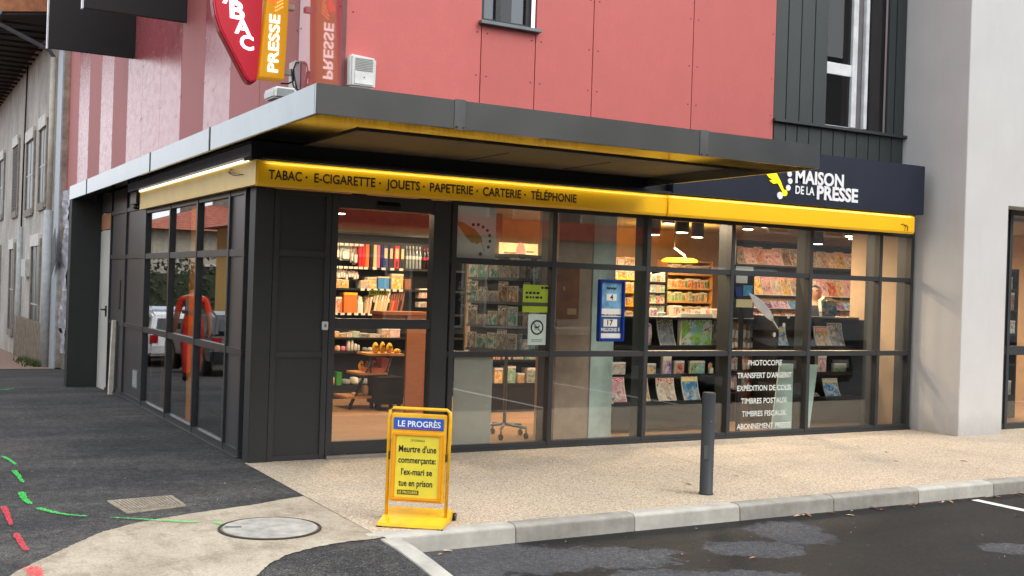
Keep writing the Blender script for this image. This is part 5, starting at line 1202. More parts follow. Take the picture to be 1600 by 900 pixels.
mb = MB(); mb.box(a.x-.3, b.x, 3.05, 3.7, .012, a.z-.04); mb.build('body', BLKD, t_, bevel=.004); mb = MB(); mb.box(a.x-.33, b.x+.03, 3.0, 3.75, a.z-.039, a.z); mb.build('top', M('counter_top_grey', (90, 88, 84), .35), t_, bevel=.004)
W_ = 'top of the sales counter'
for k in range(9): good('boxed_goods', random.choice(['white', 'blue', 'red', 'brown', 'purple']), a.x+.08+k*.19, 3.1+random.uniform(0, .2), a.z+.001, random.uniform(.08, .16), .12, random.uniform(.05, .16), W_)
q = A(1062, 408, 'y', 5.0)
t_ = thing('ring_lamp', 'round yellow lit pendant lamp with a white arm above the wooden shelf', 'pendant lamp', (q.x, 5.0, q.z))
mb = MB(); mb.lathe([(.30, -.02), (.31, .0), (.30, .02), (.24, .05), (.02, .06)], 32); mb.build('shade', emit('lit_lamp_shade', (255, 176, 40), 1.6, (255, 190, 60)), t_, local=True)
mb = MB(); mb.tube([(-.12, 0, .22), (-.02, 0, .17), (.1, 0, .1), (.12, 0, .05)], .016, 8); mb.build('arm', emit('lit_lamp_tube', (255, 240, 215), 2.2), t_, local=True)
mb = MB(); mb.tube([(-.12, 0, .22), (-.12, 0, 2.86-q.z)], .008, 6); mb.build('cord', BLKF, t_, local=True)
def lamp(par, name, loc, pw, size, col=(1, .74, .48), local=True):
    l = bpy.data.lights.new(name, 'AREA'); l.shape = 'DISK'; l.size = size; l.energy = pw; l.color = col
    o = bpy.data.objects.new(name, l); COL.objects.link(o); o.parent = par; o.location = loc; return o
lamp(t_, 'lamp_light', (0, 0, -.03), 22, .5, (1, .62, .2))
l = lamp(t_, 'lamp_glow', (0, 0, .08), 22, .5, (1, .55, .12)); l.rotation_euler = (math.pi, 0, 0)
# ---- ceiling spots
LENS = emit('lit_spot_lens', (255, 232, 200), 9)
spot_pos = [tuple(A(px, py, 'z', 2.70)) for px, py in ((1022, 359), (1066, 355), (1090, 363), (1277, 374), (1338, 380))]
added_spots = [(1.6, 1.5), (3.1, 3.0), (2.4, 4.2), (4.3, 4.2), (4.6, 2.2), (6.2, 1.9), (7.6, 1.9), (6.4, 3.9), (10.2, 2.4), (11.6, 2.4), (5.2, .62), (7.4, 1.3), (12.3, .8), (9.6, 1.9)]  # unseen ceiling spots added to light the interior
allspots = spot_pos+[(x, y, 2.70) for x, y in added_spots]
seen_l = ['black ceiling spot above the lit wooden shelf, leftmost of three', 'small bright ceiling spot in the middle of three above the wooden shelf', 'black ceiling spot, rightmost of three above the wooden shelf', 'lit ceiling spot above the magazines at the back', 'black lit ceiling spot at the far right window']
for i, p_ in enumerate(allspots):
    t_ = thing('ceiling_spot', seen_l[i] if i < 5 else 'added unseen ceiling spot lighting the shop', 'ceiling spot', (p_[0], p_[1], p_[2]-.1), group='ceiling spots in the shop')
    sc_ = 1.25 if i < 5 else 1
    mb = MB(); mb.lathe([(.075*sc_, .02), (.085*sc_, .03), (.085*sc_, .2*sc_), (.03, .22*sc_), (.02, 2.86-p_[2]+.1)], 20); mb.build('housing', BLKF, t_, local=True)
    mb = MB(); mb.lathe([(.07*sc_, .012), (.07*sc_, .02)], 20); mb.build('lens', LENS, t_, local=True)
    lamp(t_, 'spot_light', (0, 0, -.01), 20 if i < 5 else 27, .14)
# ---- added dark screen hiding the lit shop, and posts, behind the side glazing
t_ = thing('side_dark_screen', 'added dark screen blocking the lit shop behind the side windows', 'shelving', (.8, 2.9, .012))
mb = MB(); mb.box(.60, .64, 1.05, 4.85, .012, 2.6); mb.box(.125, .599, 4.81, 4.85, .012, 2.6); mb.build('back_panel', BLKF, t_)
mb = MB(); mb.box(.10, .599, 1.05, 4.85, .0125, .03); mb.build('foot', BLKD, t_)  # dark sheet added to cover the lit floor
for px, wd, mm, lab in ((251, .12, M('post_tan', (206, 150, 100), .6), 'tan vertical panel just inside the leftmost side window'), (292, .10, emit('amber_panel_added_glow', (255, 150, 20), .3, (255, 170, 60)), 'amber vertical panel with added glow just inside the middle side window')):  # amber panel: strong light on it put in as emission
    q = A(px, 655, 'x', .12); t_ = thing('display_post', lab, 'display post', (.16, q.y, .012)); mb = MB(); mb.box(.1, .1+wd, q.y-.03, q.y+.0, .012, 2.5); mb.build('panel', mm, t_)
    mb = MB(); mb.box(.09, .12+wd, q.y-.05, q.y+.02, .012, .05); mb.build('foot', mm, t_)
q = A(348, 690, 'x', .12)
t_ = thing('block_stack', 'column of small pale teal blocks inside the right side window', 'block stack', (.14, q.y, .012)); mb = MB()
for k in range(19): mb.box(.1, .17, q.y-.03, q.y+.03, .014+k*.1, .104+k*.1)
mb.build('block', M('teal_block', (120, 150, 150), .6, var=.2), t_, bevel=.008)
# goods behind the further shop window on the right
shelf_unit('shelving_unit', 'dark shelving with goods behind the far right shop window', 10.3, 11.6, .5, .85, 2.2, [.35, .8, 1.25, 1.6, 1.9], BLKF, plinth=.35)
for i, z in enumerate((.35, .8, 1.25, 1.6, 1.9)):
    x = 10.35
    while x < 11.45:
        wd = random.uniform(.09, .17); good('boxed_goods', random.choice(['white', 'red', 'orange', 'brown', 'pink']), x+wd/2, .52, z+.001, wd, .15, random.uniform(.14, .26), ('bottom', 'fourth', 'third', 'second', 'top')[i]+' shelf behind the far right shop window'); x += wd+.02
# ================================================================== PEOPLE
def skin_chain(nodes, edges, sub=2):
    """nodes: (x, y, z, radius); one continuous body surface grown around the skeleton"""
    me = bpy.data.meshes.new('sk'); me.from_pydata([n[:3] for n in nodes], edges, [])
    ob = bpy.data.objects.new('sk', me); COL.objects.link(ob)
    md = ob.modifiers.new('s', 'SKIN'); md.use_smooth_shade = True
    for i, v in enumerate(me.skin_vertices[0].data):
        r_ = nodes[i][3]; v.radius = r_ if isinstance(r_, tuple) else (r_, r_); v.use_root = (i == 0)
    ob.modifiers.new('d', 'SUBSURF').levels = sub
    dg = bpy.context.evaluated_depsgraph_get(); dg.update()
    m2 = bpy.data.meshes.new_from_object(ob.evaluated_get(dg)); bpy.data.objects.remove(ob); bpy.data.meshes.remove(me)
    for p_ in m2.polygons: p_.use_smooth = True
    return m2
SKIN = M('skin', (196, 146, 118), .55, var=.05); HAIR = M('dark_hair', (34, 28, 26), .7)
def person(label, loc, rz, h, top, legs, shoe, stride, hair=True, extra=None):
    t_ = thing('person', label, 'person', loc, rz); k = h/1.8
    L = [(0, 0, .95, (.15, .11)), (0, .0, 1.12, (.15, .105)), (0, .01, 1.32, (.175, .115)), (0, .0, 1.44, (.15, .09)), (0, .01, 1.52, (.058, .06)), (0, -.0, 1.60, (.08, .09)), (0, -.01, 1.69, (.094, .112)), (0, .0, 1.765, (.08, .098))]
    E = [(i, i+1) for i in range(7)]
    def add(n, par):
        L.append(n); E.append((par, len(L)-1)); return len(L)-1
    for s in (-1, 1):
        st = stride*s
        a = add((.10*s, 0, .86, .115), 0); a = add((.105*s, -.16*st, .50, .082), a); a = add((.10*s, -.14*st+(.12 if st < 0 else 0), .3, .075), a)
        a = add((.10*s, -.2*st+(.12 if st < 0 else 0), .085, .055), a); add((.115*s, -.2*st-.16+(.12 if st < 0 else 0), .04, .05), a)
        b = add((.19*s, .0, 1.42, .07), 3); b = add((.25*s, .06*st+.02, 1.15, .054), b); b = add((.27*s, .10*st-.06, .92, .04), b); hnd = add((.272*s, .11*st-.1, .85, (.022, .036)), b)
        for f, (dx, ln) in enumerate(((-.02, .07), (-.005, .085), (.01, .08), (.024, .06))):
            c = add((.272*s+.006*s, .11*st-.10+dx*1.2, .80, .0095), hnd); add((.268*s-.012*s, .11*st-.105+dx*1.3, .80-ln*.7, .008), c)
        c = add((.262*s, .11*st-.15, .83, .011), hnd); add((.25*s, .11*st-.165, .785, .009), c)
    c = add((0, -.105, 1.665, .016), 6)                          # nose
    me = skin_chain(L, E)
    for m in (SKIN, top, legs, shoe, HAIR, GAP): me.materials.append(m)
    for p_ in me.polygons:
        c = p_.center; z = c.z
        if z < .15: p_.material_index = 3
        elif z < .97 and abs(c.x) < .215: p_.material_index = 2
        elif z < 1.475 and (abs(c.x) < .19 or z > 1.2): p_.material_index = 1
        elif z > 1.665 and (c.y > -.04 or z > 1.715) or (z > 1.6 and c.y > .035): p_.material_index = 4 if hair else 0
        elif 1.672 < z < 1.69 and c.y < -.075 and .018 < abs(c.x) < .05: p_.material_index = 5
    for v in me.vertices: v.co *= k
    o = bpy.data.objects.new('body', me); COL.objects.link(o); o.parent = t_
    mb = MB()
    for s in (-1, 1): mb.ball((.076*s*k, .005*k, 1.665*k), .024*k, (.45, .8, 1.2), 0, 8)
    mb.build('ear', SKIN, t_, local=True)
    if extra: extra(t_, k)
    return t_
ORG = M('work_shirt_orange', (236, 66, 34), .9, var=.08); ORGT = M('work_trousers_red', (190, 44, 38), .95, var=.1)
def bands(t_, k):
    RB = M('reflective_grey', (120, 112, 110), .4, .2)
    mb = MB()
    for z, rx, ry in ((1.2, .178, .125),):
        n = 28; ring = [(rx*math.cos(a*6.2832/n), ry*math.sin(a*6.2832/n)) for a in range(n)]
        for i in range(n):
            a, b = ring[i], ring[(i+1) % n]; mb.face([(a[0]*k, a[1]*k, (z-.03)*k), (b[0]*k, b[1]*k, (z-.03)*k), (b[0]*k, b[1]*k, (z+.03)*k), (a[0]*k, a[1]*k, (z+.03)*k)])
    for s in (-1, 1):
        mb.face([((.10*s-.028)*k, .128*k, 1.22*k), ((.10*s+.028)*k, .128*k, 1.22*k), ((.10*s+.028)*k, .105*k, 1.45*k), ((.10*s-.028)*k, .105*k, 1.45*k)])
    mb.build('reflective_band', RB, t_, local=True)
px_, py_ = -1.87, 10.05
person('person in orange red work clothes with grey bands walking away, mirrored in the side windows', (px_, py_, gz(px_, py_)+.01), math.pi+.15, 1.84, ORG, ORGT, M('boot_dark', (40, 34, 30), .7), .8, extra=bands).scale = (1.06, 1.0, 1)
q = A(1275, 466, 'y', 1.62)
person('person with short dark hair and a dark jacket inside the shop behind the comic rack', (q.x, 1.62, .012), -1.0, 1.90, M('jacket_dark', (38, 42, 52), .7), M('trousers_navy', (40, 46, 66), .8), M('shoe_dark', (30, 28, 28), .6), .15)

# ================================================================== THE OLD HOUSE BESIDE THE SHOP
t_ = thing('old_house', 'old grey rendered house with shutters and a dark eave beyond the shop', 'house', (.75, 20, -1))
m, t, p, o = new_mat('old_render'); v = ocoord(t)
n1 = noise(t, v, .8, 7, .65); n2 = noise(t, v, 12, 6, .7); n3 = noise(t, ocoord(t, (4, 4, .35)), 1.5, 5, .6)
c = ramp(t, n1, [(.3, lin((176, 172, 166))), (.55, lin((206, 202, 196))), (.75, lin((222, 218, 212)))])
c = mixc(t, 1, c, ramp(t, n2, [(.3, (.78, .77, .76)), (.7, (1.1, 1.1, 1.1))]), 'MULTIPLY'); c = mixc(t, 1, c, ramp(t, n3, [(.35, (.75, .73, .7)), (.6, (1.04, 1.04, 1.04))]), 'MULTIPLY')
t.links.new(c, p.inputs['Base Color']); p.inputs['Roughness'].default_value = .95; bump(t, p, n2, .5, .02); OLDR = m
mb = MB(); mb.box(.75, 8, 19.9, 48, -2, 8.06); mb.build('wall', OLDR, t_)
mb = MB(); mb.box(.735, .86, 19.82, A(93, 300, 'x', .71).y-.02, -.6, 7.95); mb.build('corner_strip', M('rough_beige_strip', (170, 160, 142), .95, var=.25, bmp=.4), t_)
mb = MB(); mb.box(.70, .733, A(93, 300, 'x', .71).y, A(86, 300, 'x', .71).y, -.8, 7.6); mb.build('flashing', M('zinc_flashing', (176, 186, 196), .5, .1), t_)
EAV = M('dark_eave_boards', (44, 40, 37), .8, var=.3, stretch=(1, 12, 1))
mb = MB(); mb.prism([(-.62, 19.4, 7.86), (.78, 19.4, 8.08), (8, 19.4, 11.2), (8, 19.4, 12.4), (-.62, 19.4, 8.9)], (0, 29, 0)); RO = mb.build('roof', EAV, t_)
mb = MB(); mb.prism([(-.66, 19.36, 7.93), (.9, 19.36, 8.16), (4, 19.36, 9.5), (4, 19.36, 9.9), (.9, 19.36, 8.56), (-.66, 19.36, 8.24)], (0, .035, 0)); mb.build('fascia_board', M('timber_fascia', (150, 98, 62), .7, var=.25), RO)
for y in [20+.8*k for k in range(34)]:
    mb = MB(); mb.box(-.55, .74, y, y+.09, 7.80, 7.86); mb.build('rafter', M('dark_rafter', (40, 36, 33), .85, var=.2), RO)
ZG = M('zinc_gutter', (104, 112, 118), .4, .4)
mb = MB(); mb.tube([(-.70, 19.3, 7.92), (-.70, 48, 7.92)], .09, 10); mb.tube([(-.70, 19.6, 7.9), (-.66, 19.65, 7.7), (.55, A(79, 250, 'x', .66).y-.1, 7.25), (.66, A(79, 250, 'x', .66).y, 7.1), (.66, A(79, 250, 'x', .66).y, 6.9)], .055, 10); mb.build('gutter', ZG, RO)
yd = A(79, 250, 'x', .66).y
mb = MB(); mb.tube([(.66, yd, 7.1), (.66, yd, 3.2)], .07, 10); mb.build('drainpipe', M('beige_pipe', (206, 200, 186), .6), t_)
mb = MB(); mb.tube([(.66, yd, 3.25), (.66, yd, gz(0, yd)-.1)], .12, 10); mb.build('drainpipe', M('grey_pipe', (186, 192, 196), .6), t_)
mb = MB(); mb.tube([(.70, 26.3, 7.9), (.70, 26.4, 6.9), (.70, 26.6, 5), (.70, 26.65, 3.0)], .028, 6); mb.build('cable', M('black_plastic', (22, 22, 23), .35), t_)
mb = MB(); mb.tube([(.69, 26.65, 3.05), (.69, 26.6, -.9)], .09, 8); mb.build('conduit', M('pale_conduit', (190, 194, 194), .6), t_)
mb = MB(); mb.box(.60, .748, 24.3, 25.4, 1.55, 2.05); mb.build('meter_box', M('white_box', (212, 212, 206), .6), t_)
SURR = M('stone_surround', (150, 142, 132), .95, var=.2); LINT = M('white_lintel', (228, 226, 220), .8); DARKP = M('dark_old_pane', (44, 46, 48), .3); SHUT = M('grey_shutter', (104, 98, 92), .85, var=.2)
for (y0, y1, z0, z1, sh) in ((21.5, 22.8, 3.55, 5.55, 0), (24.2, 25.9, 3.5, 5.5, 0), (28.3, 29.7, 3.6, 5.7, 1), (33, 34.4, 3.7, 5.65, 0), (22.2, 23.9, -.8, 2.4, 0), (28.6, 29.9, -.2, 2.4, 0), (36.5, 38, 3.7, 5.6, 0), (33.5, 34.8, -.2, 2.4, 1)):
    mb = MB(); mb.box(.70, .748, y0-.2, y0, z0-.15, z1+.2); mb.box(.70, .748, y1, y1+.2, z0-.15, z1+.2); mb.box(.68, .748, y0-.02, y1+.02, z0-.2, z0); W_ = mb.build('window', SURR, t_)
    mb = MB(); mb.box(.66, .747, y0-.1, y1+.1, z1, z1+.32); mb.build('lintel', LINT, W_)
    mb = MB()
    if sh:
        for k in range(int((z1-z0)/.1)): mb.box(.705, .746, y0, y1, z0+k*.1, z0+k*.1+.085)
        mb.build('shutter', SHUT, W_)
    else:
        mb.box(.735, .746, y0, y1, z0, z1); mb.build('pane', DARKP, W_)
        mb = MB(); ym = (y0+y1)/2; mb.box(.722, .734, ym-.03, ym+.03, z0, z1); mb.box(.723, .733, y0, y1, (z0+z1)/2-.02, (z0+z1)/2+.02); mb.build('sash', WD, W_)
mb = MB(); mb.box(.62, .749, 20.7, 27, -1.2, .35); mb.build('plinth', M('stained_plinth', (132, 120, 104), .95, var=.3, bmp=.4), t_)
# strip of reddish paving and weeds at its foot
mb = MB(); ys_ = [18.5+k*1.5 for k in range(14)]; rws = [[mb.bm.verts.new((x, y, gz(x, y)+.012)) for x in (-1.6, .74)] for y in ys_]
for a, b in zip(rws, rws[1:]): mb.bm.faces.new([a[0], a[1], b[1], b[0]])
struct(mb.build('pavement', M('reddish_paving', (150, 122, 106), .9, var=.2, vscale=10)))
mb = MB(); rn = random.Random(5)
for k in range(260):
    x, y = .62-abs(rn.gauss(0, .16)), rn.choice([rn.uniform(20.2, 23.5), rn.uniform(19.9, 21)]); h = rn.uniform(.06, .2); a = rn.uniform(0, 3.14); dx, dy = .02*math.cos(a), .02*math.sin(a); z = gz(x, y)+.01
    mb.face([(x-dx, y-dy, z), (x+dx, y+dy, z), (x+rn.uniform(-.08, .08), y+rn.uniform(-.08, .08), z+h)])
o = mb.build('weeds', M('weed_green', (74, 96, 46), .8, var=.3)); o['kind'] = 'stuff'
# torn plastic over the far end of the shop's side wall
mb = MB(); rn = random.Random(9); ny, nz = 10, 34; vv = []
for j in range(nz+1):
    row = []
    for i in range(ny+1):
        z = -.2+3.85*j/nz; y = 17.6+2.2*i/ny; edge = .25*rn.random() if i in (0, ny) else 0
        row.append(mb.bm.verts.new((.82-.03*rn.random()-.04*math.sin(j*.5+i*1.1), y+edge*(1 if i else -1), z)))
    vv.append(row)
for j in range(nz):
    for i in range(ny):
        if rn.random() > .04: mb.bm.faces.new([vv[j][i], vv[j][i+1], vv[j+1][i+1], vv[j+1][i]])
geom = mb.bm.faces[:]; 
tag(mb.build('plastic_sheet', M('torn_grey_plastic', (176, 176, 188), .45, var=.3, vscale=4)), 'crumpled torn grey plastic sheet hanging on the wall beyond the dark fin', 'plastic sheet')
sol = bpy.data.objects['plastic_sheet'].modifiers.new('t', 'SOLIDIFY'); sol.thickness = .006
mb = MB(); mb.prism([(.62, 18.2, 2.0), (.62, 18.9, 1.6), (.62, 18.9, 2.5), (.62, 18.5, 2.75)], (.01, 0, 0)); tag(mb.build('loose_flap', M('dark_membrane', (66, 64, 66), .5)), 'dark loose flap of membrane hanging over the torn grey plastic', 'membrane flap')

# ================================================================== THE STREET THAT THE GLASS MIRRORS
TILE = None
m, t, p, o = new_mat('red_roof_tiles'); v = ocoord(t)
wv = nd(t, 'TexWave', Scale=3.2, Distortion=.6, bands_direction='Z'); t.links.new(v, wv.inputs['Vector'])
c = mixc(t, 1, ramp(t, noise(t, v, 5, 6, .7), [(.3, lin((112, 54, 40))), (.7, lin((176, 96, 70)))]), ramp(t, wv.outputs[0], [(.0, (.6, .6, .6)), (.4, (1.1, 1.1, 1.1))]), 'MULTIPLY')
t.links.new(c, p.inputs['Base Color']); p.inputs['Roughness'].default_value = .85; TILE = m
def house(label, x0, x1, y0, y1, zb, ze, zr, wallm, wins, chim=()):
    t_ = thing('house', label, 'house', ((x0+x1)/2, (y0+y1)/2, zb))
    mb = MB(); mb.box(x0, x1, y0, y1, zb, ze); mb.build('wall', wallm, t_)
    e = .5; mb = MB(); mx, my = (x0+x1)/2, (y0+y1)/2; d = min(x1-x0, y1-y0)/2
    a = [(x0-e, y0-e, ze), (x1+e, y0-e, ze), (x1+e, y1+e, ze), (x0-e, y1+e, ze)]
    r_ = [(x0+d, my, zr), (x1-d, my, zr)] if x1-x0 > y1-y0 else [(mx, y0+d, zr), (mx, y1-d, zr)]
    mb.face(a[::-1]); 
    if x1-x0 > y1-y0: mb.face([a[0], a[1], r_[1], r_[0]]); mb.face([a[2], a[3], r_[0], r_[1]]); mb.face([a[1], a[2], r_[1]]); mb.face([a[3], a[0], r_[0]])
    else: mb.face([a[1], a[2], r_[1], r_[0]]); mb.face([a[3], a[0], r_[0], r_[1]]); mb.face([a[0], a[1], r_[0]]); mb.face([a[2], a[3], r_[1]])
    bmesh.ops.remove_doubles(mb.bm, verts=mb.bm.verts[:], dist=.001); ro = mb.build('roof', TILE, t_)
    for x, y, z0, z1 in chim:
        mb = MB(); mb.box(x-.3, x+.3, y-.3, y+.3, z0, z1, 0); mb.box(x-.36, x+.36, y-.36, y+.36, z1, z1+.12); mb.box(x-.15, x+.15, y-.15, y+.15, z1+.12, z1+.5); mb.build('chimney', M('chimney_grey', (120, 112, 104), .9, var=.2), ro)
    for ax, c0, u, z0, w_, h in wins:
        mb = MB(); f = M('pale_window_frame', (214, 210, 200), .6)
        if ax == 'x': mb.box(c0-.02, c0+.05, u, u+w_, z0, z0+h)
        else: mb.box(u, u+w_, c0-.05, c0+.02, z0, z0+h)
        wd = mb.build('window', f, t_); mb = MB()
        if ax == 'x': mb.box(c0+.051, c0+.06, u+.08, u+w_-.08, z0+.08, z0+h-.08)
        else: mb.box(u+.08, u+w_-.08, c0-.06, c0-.051, z0+.08, z0+h-.08)
        mb.build('pane', DARKP, wd)
    return t_
GW = M('pale_house_wall', (176, 168, 152), .9, var=.12); YW_ = M('ochre_house_wall', (222, 178, 104), .9, var=.08)
house('pale house with red tiled hip roofs and chimneys, mirrored in the side windows', -18, -5.9, 34, 43, -1.6, 3.5, 5.15, GW, [('x', -5.9, 36, .6, 1.2, 1.5), ('x', -5.9, 40, .6, 1.2, 1.5), ('y', 34, -9, .6, 1.2, 1.6), ('y', 34, -13, .6, 1.2, 1.6)], [(-8.7, 39.5, 4, 5.3), (-9.6, 37.5, 4.5, 5.5), (-14.5, 39.5, 4.5, 5.6)])
house('ochre yellow house with a low tiled roof, mirrored in the right side window', -15, -6.05, 15.5, 24.5, -1, 3.2, 4.6, YW_, [('x', -6.05, 17.5, -.3, 1.1, 2.1), ('x', -6.05, 21.5, .6, 1.0, 1.3), ('y', 15.5, -8, .4, 1.2, 1.5), ('y', 15.5, -12, .4, 1.2, 1.5)], [(-10, 20, 4.2, 5.2)])
house('distant pale house with a red roof at the end of the street', -4.5, 6, 72, 82, -2, 4, 7, GW, [('y', 72, -2, .5, 1.2, 1.5), ('y', 72, 2, .5, 1.2, 1.5)])
def hedge(label, x0, x1, y0, y1, z0, z1, n):
    mb = MB(); rn = random.Random(int(y0*10))
    for k in range(n):
        x, y, z = rn.uniform(x0, x1), rn.uniform(y0, y1), z0+(z1-z0)*rn.random()**.8*(1+.12*math.sin(x0+k)); s = rn.uniform(.07, .15)
        a = Vector((rn.gauss(0, 1), rn.gauss(0, 1), rn.gauss(0, 1))).normalized(); b = a.orthogonal().normalized(); c = Vector((x, y, z)); mb.face([c+a*s, c+b*s*.5, c-a*s, c-b*s*.5])
    mb.box(x0+.2, x1-.2, y0+.2, y1-.2, z0, z1*.85)
    tag(mb.build('hedge', M('hedge_green', (52, 62, 40), .8, var=.4)), label, 'hedge')
hedge('dark clipped hedge in front of the mirrored red roofed house', -14, -5.2, 31.2, 32.6, -1.3, 2.1, 5000)
def car(label, x, y, rz, body, h=1.48, ln=4.2, wd=1.76, van=False, fleet='parked cars mirrored in the windows'):
    t_ = thing('parked_car', label, 'car' if not van else 'van', (x, y, gz(x, y) if x < -.02 else -.12), rz, fleet)
    H = h; l2 = ln/2
    if van: low = [(-l2, .35), (-l2, 1.0), (-l2+.05, 1.15), (l2-1.0, 1.2), (l2-.1, .95), (l2, .6), (l2, .35)]; cab = [(-l2+.02, 1.12), (-l2+.1, H-.05), (-l2+.3, H), (l2-1.9, H), (l2-1.5, H-.12), (l2-.75, 1.14)]
    else: low = [(-l2, .35), (-l2-.02, .62), (-l2+.06, .92), (-l2+.5, .98), (l2-1.15, .95), (l2-.25, .78), (l2, .6), (l2, .32)]; cab = [(-l2+.12, .93), (-l2+.5, H-.08), (-l2+.9, H), (l2-2.1, H-.01), (l2-1.75, H-.08), (l2-1.0, .95)]
    mb = MB(); mb.prism([(-wd/2, a, b) for a, b in low], (wd, 0, 0)); mb.build('body', body, t_, local=True, bevel=.07)
    mb = MB(); P0 = [Vector((-wd/2+.06, a, b)) for a, b in cab]; P1 = [Vector((wd/2-.06, a, b)) for a, b in cab]
    zz = min(b for a, b in cab)
    for P_, s in ((P0, 1), (P1, -1)):
        for v in P_: v.x += s*.16*(v.z-zz)/(H-zz)*(.4 if van else 1)
    v0, v1 = mb.verts(P0), mb.verts(P1); n = len(cab); mb.bm.faces.new(v0[::-1]); mb.bm.faces.new(v1)
    for i in range(n): mb.bm.faces.new([v0[i], v0[(i+1) % n], v1[(i+1) % n], v1[i]])
    mb.build('cabin', body, t_, local=True, bevel=.05)
    CG = M('car_window_glass', (30, 36, 42), .08)
    mb = MB()
    for s in (-1, 1):
        xx = s*(wd/2-.05); z0, z1 = zz+.06, H-.13; tp = .11*(.4 if van else 1)
        a0, a1 = (l2-2.0, l2-1.15) if van else (-l2+.75, l2-1.45)
        mb.prism([(xx, a0-.2 if not van else a0, z0), (xx, a1+.1, z0), (xx-s*tp, a1-.2, z1), (xx-s*tp, a0+.05, z1)], (s*.012-s*.012+.004*s, 0, 0))
    mb.build('side_window', CG, t_, local=True)
    mb = MB(); ra, rb = Vector((0, cab[0][0]-.015, cab[0][1]+.1)), Vector((0, cab[1][0]-.02, cab[1][1]-.05))
    mb.prism([(-wd/2+.2, ra.y+.03, ra.z), (wd/2-.2, ra.y+.03, ra.z), (wd/2-.3, rb.y, rb.z), (-wd/2+.3, rb.y, rb.z)], (0, -.012, 0)); mb.build('rear_window', CG, t_, local=True)
    fa, fb = cab[-1], cab[-2]; mb = MB(); mb.prism([(-wd/2+.16, fa[0]-.02, fa[1]+.06), (wd/2-.16, fa[0]-.02, fa[1]+.06), (wd/2-.28, fb[0]+.03, fb[1]-.0), (-wd/2+.28, fb[0]+.03, fb[1]-.0)], (0, .02, .012)); mb.build('windscreen', CG, t_, local=True)
    RBT = M('black_plastic', (22, 22, 23), .35)
    for s in (-1, 1):
        for yy in (-l2+.75, l2-.8):
            mb = MB(); mb.tube([(s*(wd/2-.16), yy, .315), (s*(wd/2+.012), yy, .315)], .315, 22); w_ = mb.build('wheel', RBT, t_, local=True)
            mb = MB(); mb.tube([(s*(wd/2-.0), yy, .315), (s*(wd/2+.02), yy, .315)], .2, 16); mb.build('rim', M('alloy', (150, 154, 158), .3, .8), w_, local=True)
        mb = MB(); mb.box(s*(wd/2-.22), s*(wd/2-.02), -l2-.03, -l2+.06, .70, .9) if s > 0 else mb.box(-(wd/2-.02), -(wd/2-.22), -l2-.03, -l2+.06, .70, .9); mb.build('tail_light', M('tail_red', (170, 20, 24), .2), t_, local=True)
        mb = MB(); mb.box(min(s*.45, s*.78), max(s*.45, s*.78), l2-.16, l2+.015, .60, .74); mb.build('headlight', M('headlamp_clear', (214, 220, 224), .1), t_, local=True)
        mb = MB(); mb.box(min(s*(wd/2-.02), s*(wd/2+.16)), max(s*(wd/2-.02), s*(wd/2+.16)), l2-1.5, l2-1.4, zz+.02, zz+.16); mb.build('mirror', body, t_, local=True)
    mb = MB(); mb.box(-.26, .26, -l2-.035, -l2+.03, .52, .62); mb.build('plate', PL['white'], t_, local=True)
    return t_
car('white hatchback parked with its tail to the shop, mirrored in the leftmost side window', -3.95, 21.6, 0, M('car_white', (226, 228, 230), .2, coat=.5))
car('dark small car parked nearest behind the walking person, mirrored in the right side window', -3.72, 14.6, 0, M('car_dark', (44, 46, 50), .2, coat=.5), h=1.42)
car('silver blue tall car parked farther up the street, mirrored in the right side window', -5.05, 26.5, .1, M('car_silver_blue', (150, 166, 184), .2, .3, coat=.5), h=1.62)
car('dark red car parked far up the street, mirrored in the leftmost side window', -3.2, 29, 0, M('car_dark_red', (110, 30, 44), .2, coat=.5))
car('black van parked by the kerb right of the photo, mirrored in the wide windows', 10.9, -6.4, 0, M('van_black', (26, 28, 30), .25, coat=.4), h=2.3, ln=5.2, wd=1.95, van=True)
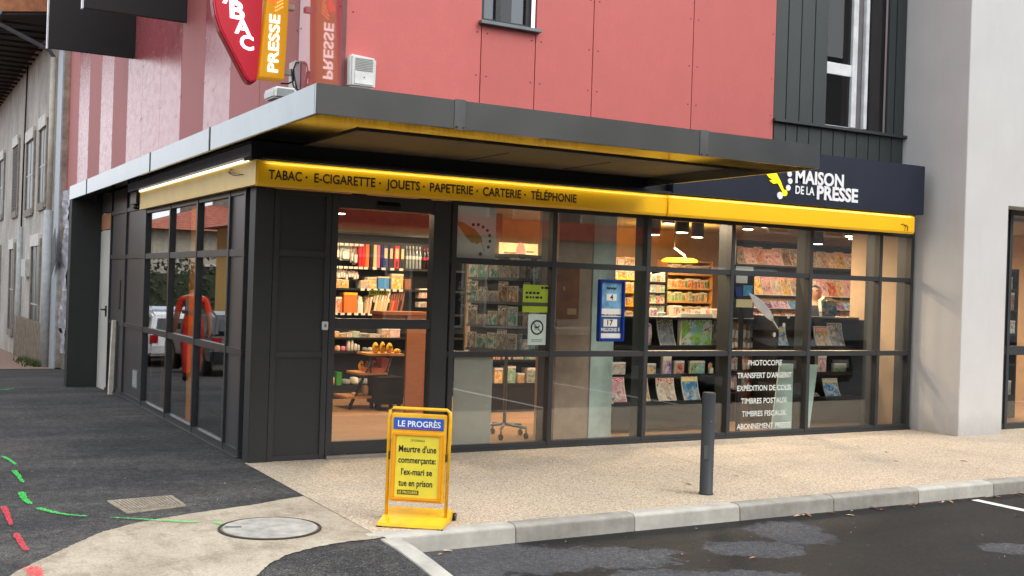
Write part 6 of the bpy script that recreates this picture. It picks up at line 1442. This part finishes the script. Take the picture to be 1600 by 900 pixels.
# long building across the car park, mirrored in the front glazing
def terrace(label, x0, x1, y1, zt, wallm, band_, seed):
    t_ = thing('street_building', label, 'building', ((x0+x1)/2, y1, -.14)); rn = random.Random(seed)
    mb = MB(); mb.box(x0, x1, y1-10, y1, -.14, zt); mb.build('wall', wallm, t_)
    mb = MB(); mb.box(x0-.1, x1+.1, y1-10, y1+.25, zt, zt+.4); mb.build('cornice', M('cornice_grey', (130, 124, 116), .8), t_)
    if band_: mb = MB(); mb.box(x0+.3, x1-.3, y1+.02, y1+.2, 3.6, 4.3); mb.build('shop_band', band_, t_)
    x = x0+1.2
    while x < x1-2:
        for z in ([.1] if band_ else [.8])+[4.2+3*k for k in range(int((zt-4)/3))]:
            h = 2.6 if z == .1 else 1.7
            mb = MB(); mb.box(x, x+(2.2 if z == .1 else 1.2), y1, y1+.05, z, z+h); w_ = mb.build('window', M('pale_window_frame', (214, 210, 200), .6), t_)
            mb = MB(); mb.box(x+.1, x+(2.1 if z == .1 else 1.1), y1+.051, y1+.06, z+.1, z+h-.1); mb.build('pane', DARKP, w_)
        x += 3.1
terrace('long beige building with a red shop band across the car park', -6, 26, -27, 10.5, M('terrace_beige', (160, 147, 130), .9, var=.1), M('red_shop_band', (200, 26, 30), .5), 1)
terrace('grey white building across the car park beside the beige one, mirrored in the front windows', 27, 60, -24, 11.5, M('terrace_grey', (150, 148, 145), .9, var=.1), None, 2)
terrace('tall pale building across the street to the left of the car park', -40, -7, -30, 9, M('terrace_pale', (160, 154, 144), .9, var=.1), None, 3)

# ================================================================== LABELS OF THE GOODS: row by row, counted from the left as the photo shows them
ORD = ['leftmost', 'second', 'third', 'fourth', 'fifth', 'sixth', 'seventh', 'eighth', 'ninth', 'tenth', 'eleventh', 'twelfth', 'thirteenth', 'fourteenth', 'fifteenth', 'sixteenth', 'seventeenth', 'eighteenth', 'nineteenth', 'twentieth', 'twenty-first', 'twenty-second', 'twenty-third', 'twenty-fourth', 'twenty-fifth', 'twenty-sixth', 'twenty-seventh', 'twenty-eighth']
CN = {'pale': 'cream', 'clear': 'clear', 'beige': 'beige', 'white': 'whitish'}
def sx_(o):
    d = o.location-CAM; return d.dot(rt)/d.dot(fw)
for where, L in GOODS.items():
    L.sort(key=lambda q: sx_(q[0]))
    for i, (o, kind, col, lab) in enumerate(L):
        cat, noun = KIND[kind]; cn = CN.get(col, col)
        where_ = where
        if len(L) == 1: s = '%s %s on the %s' % (cn, noun, where)
        else: s = '%s %s, %s on the %s' % (cn, noun, (ORD[i] if i == 0 else ORD[i]+' from left') if i < len(ORD) else 'number %d from left' % (i+1), where)
        if len(L) > 1 and i == len(L)-1: s = '%s %s, rightmost on the %s' % (cn, noun, where)
        s = s.replace('shelf down behind', 'shelf behind') if len(s.split()) > 16 else s
        tag(o, lab or s, cat, 'goods on the '+where)
for o in bpy.data.objects:
    if 'base' in o: del o['base']
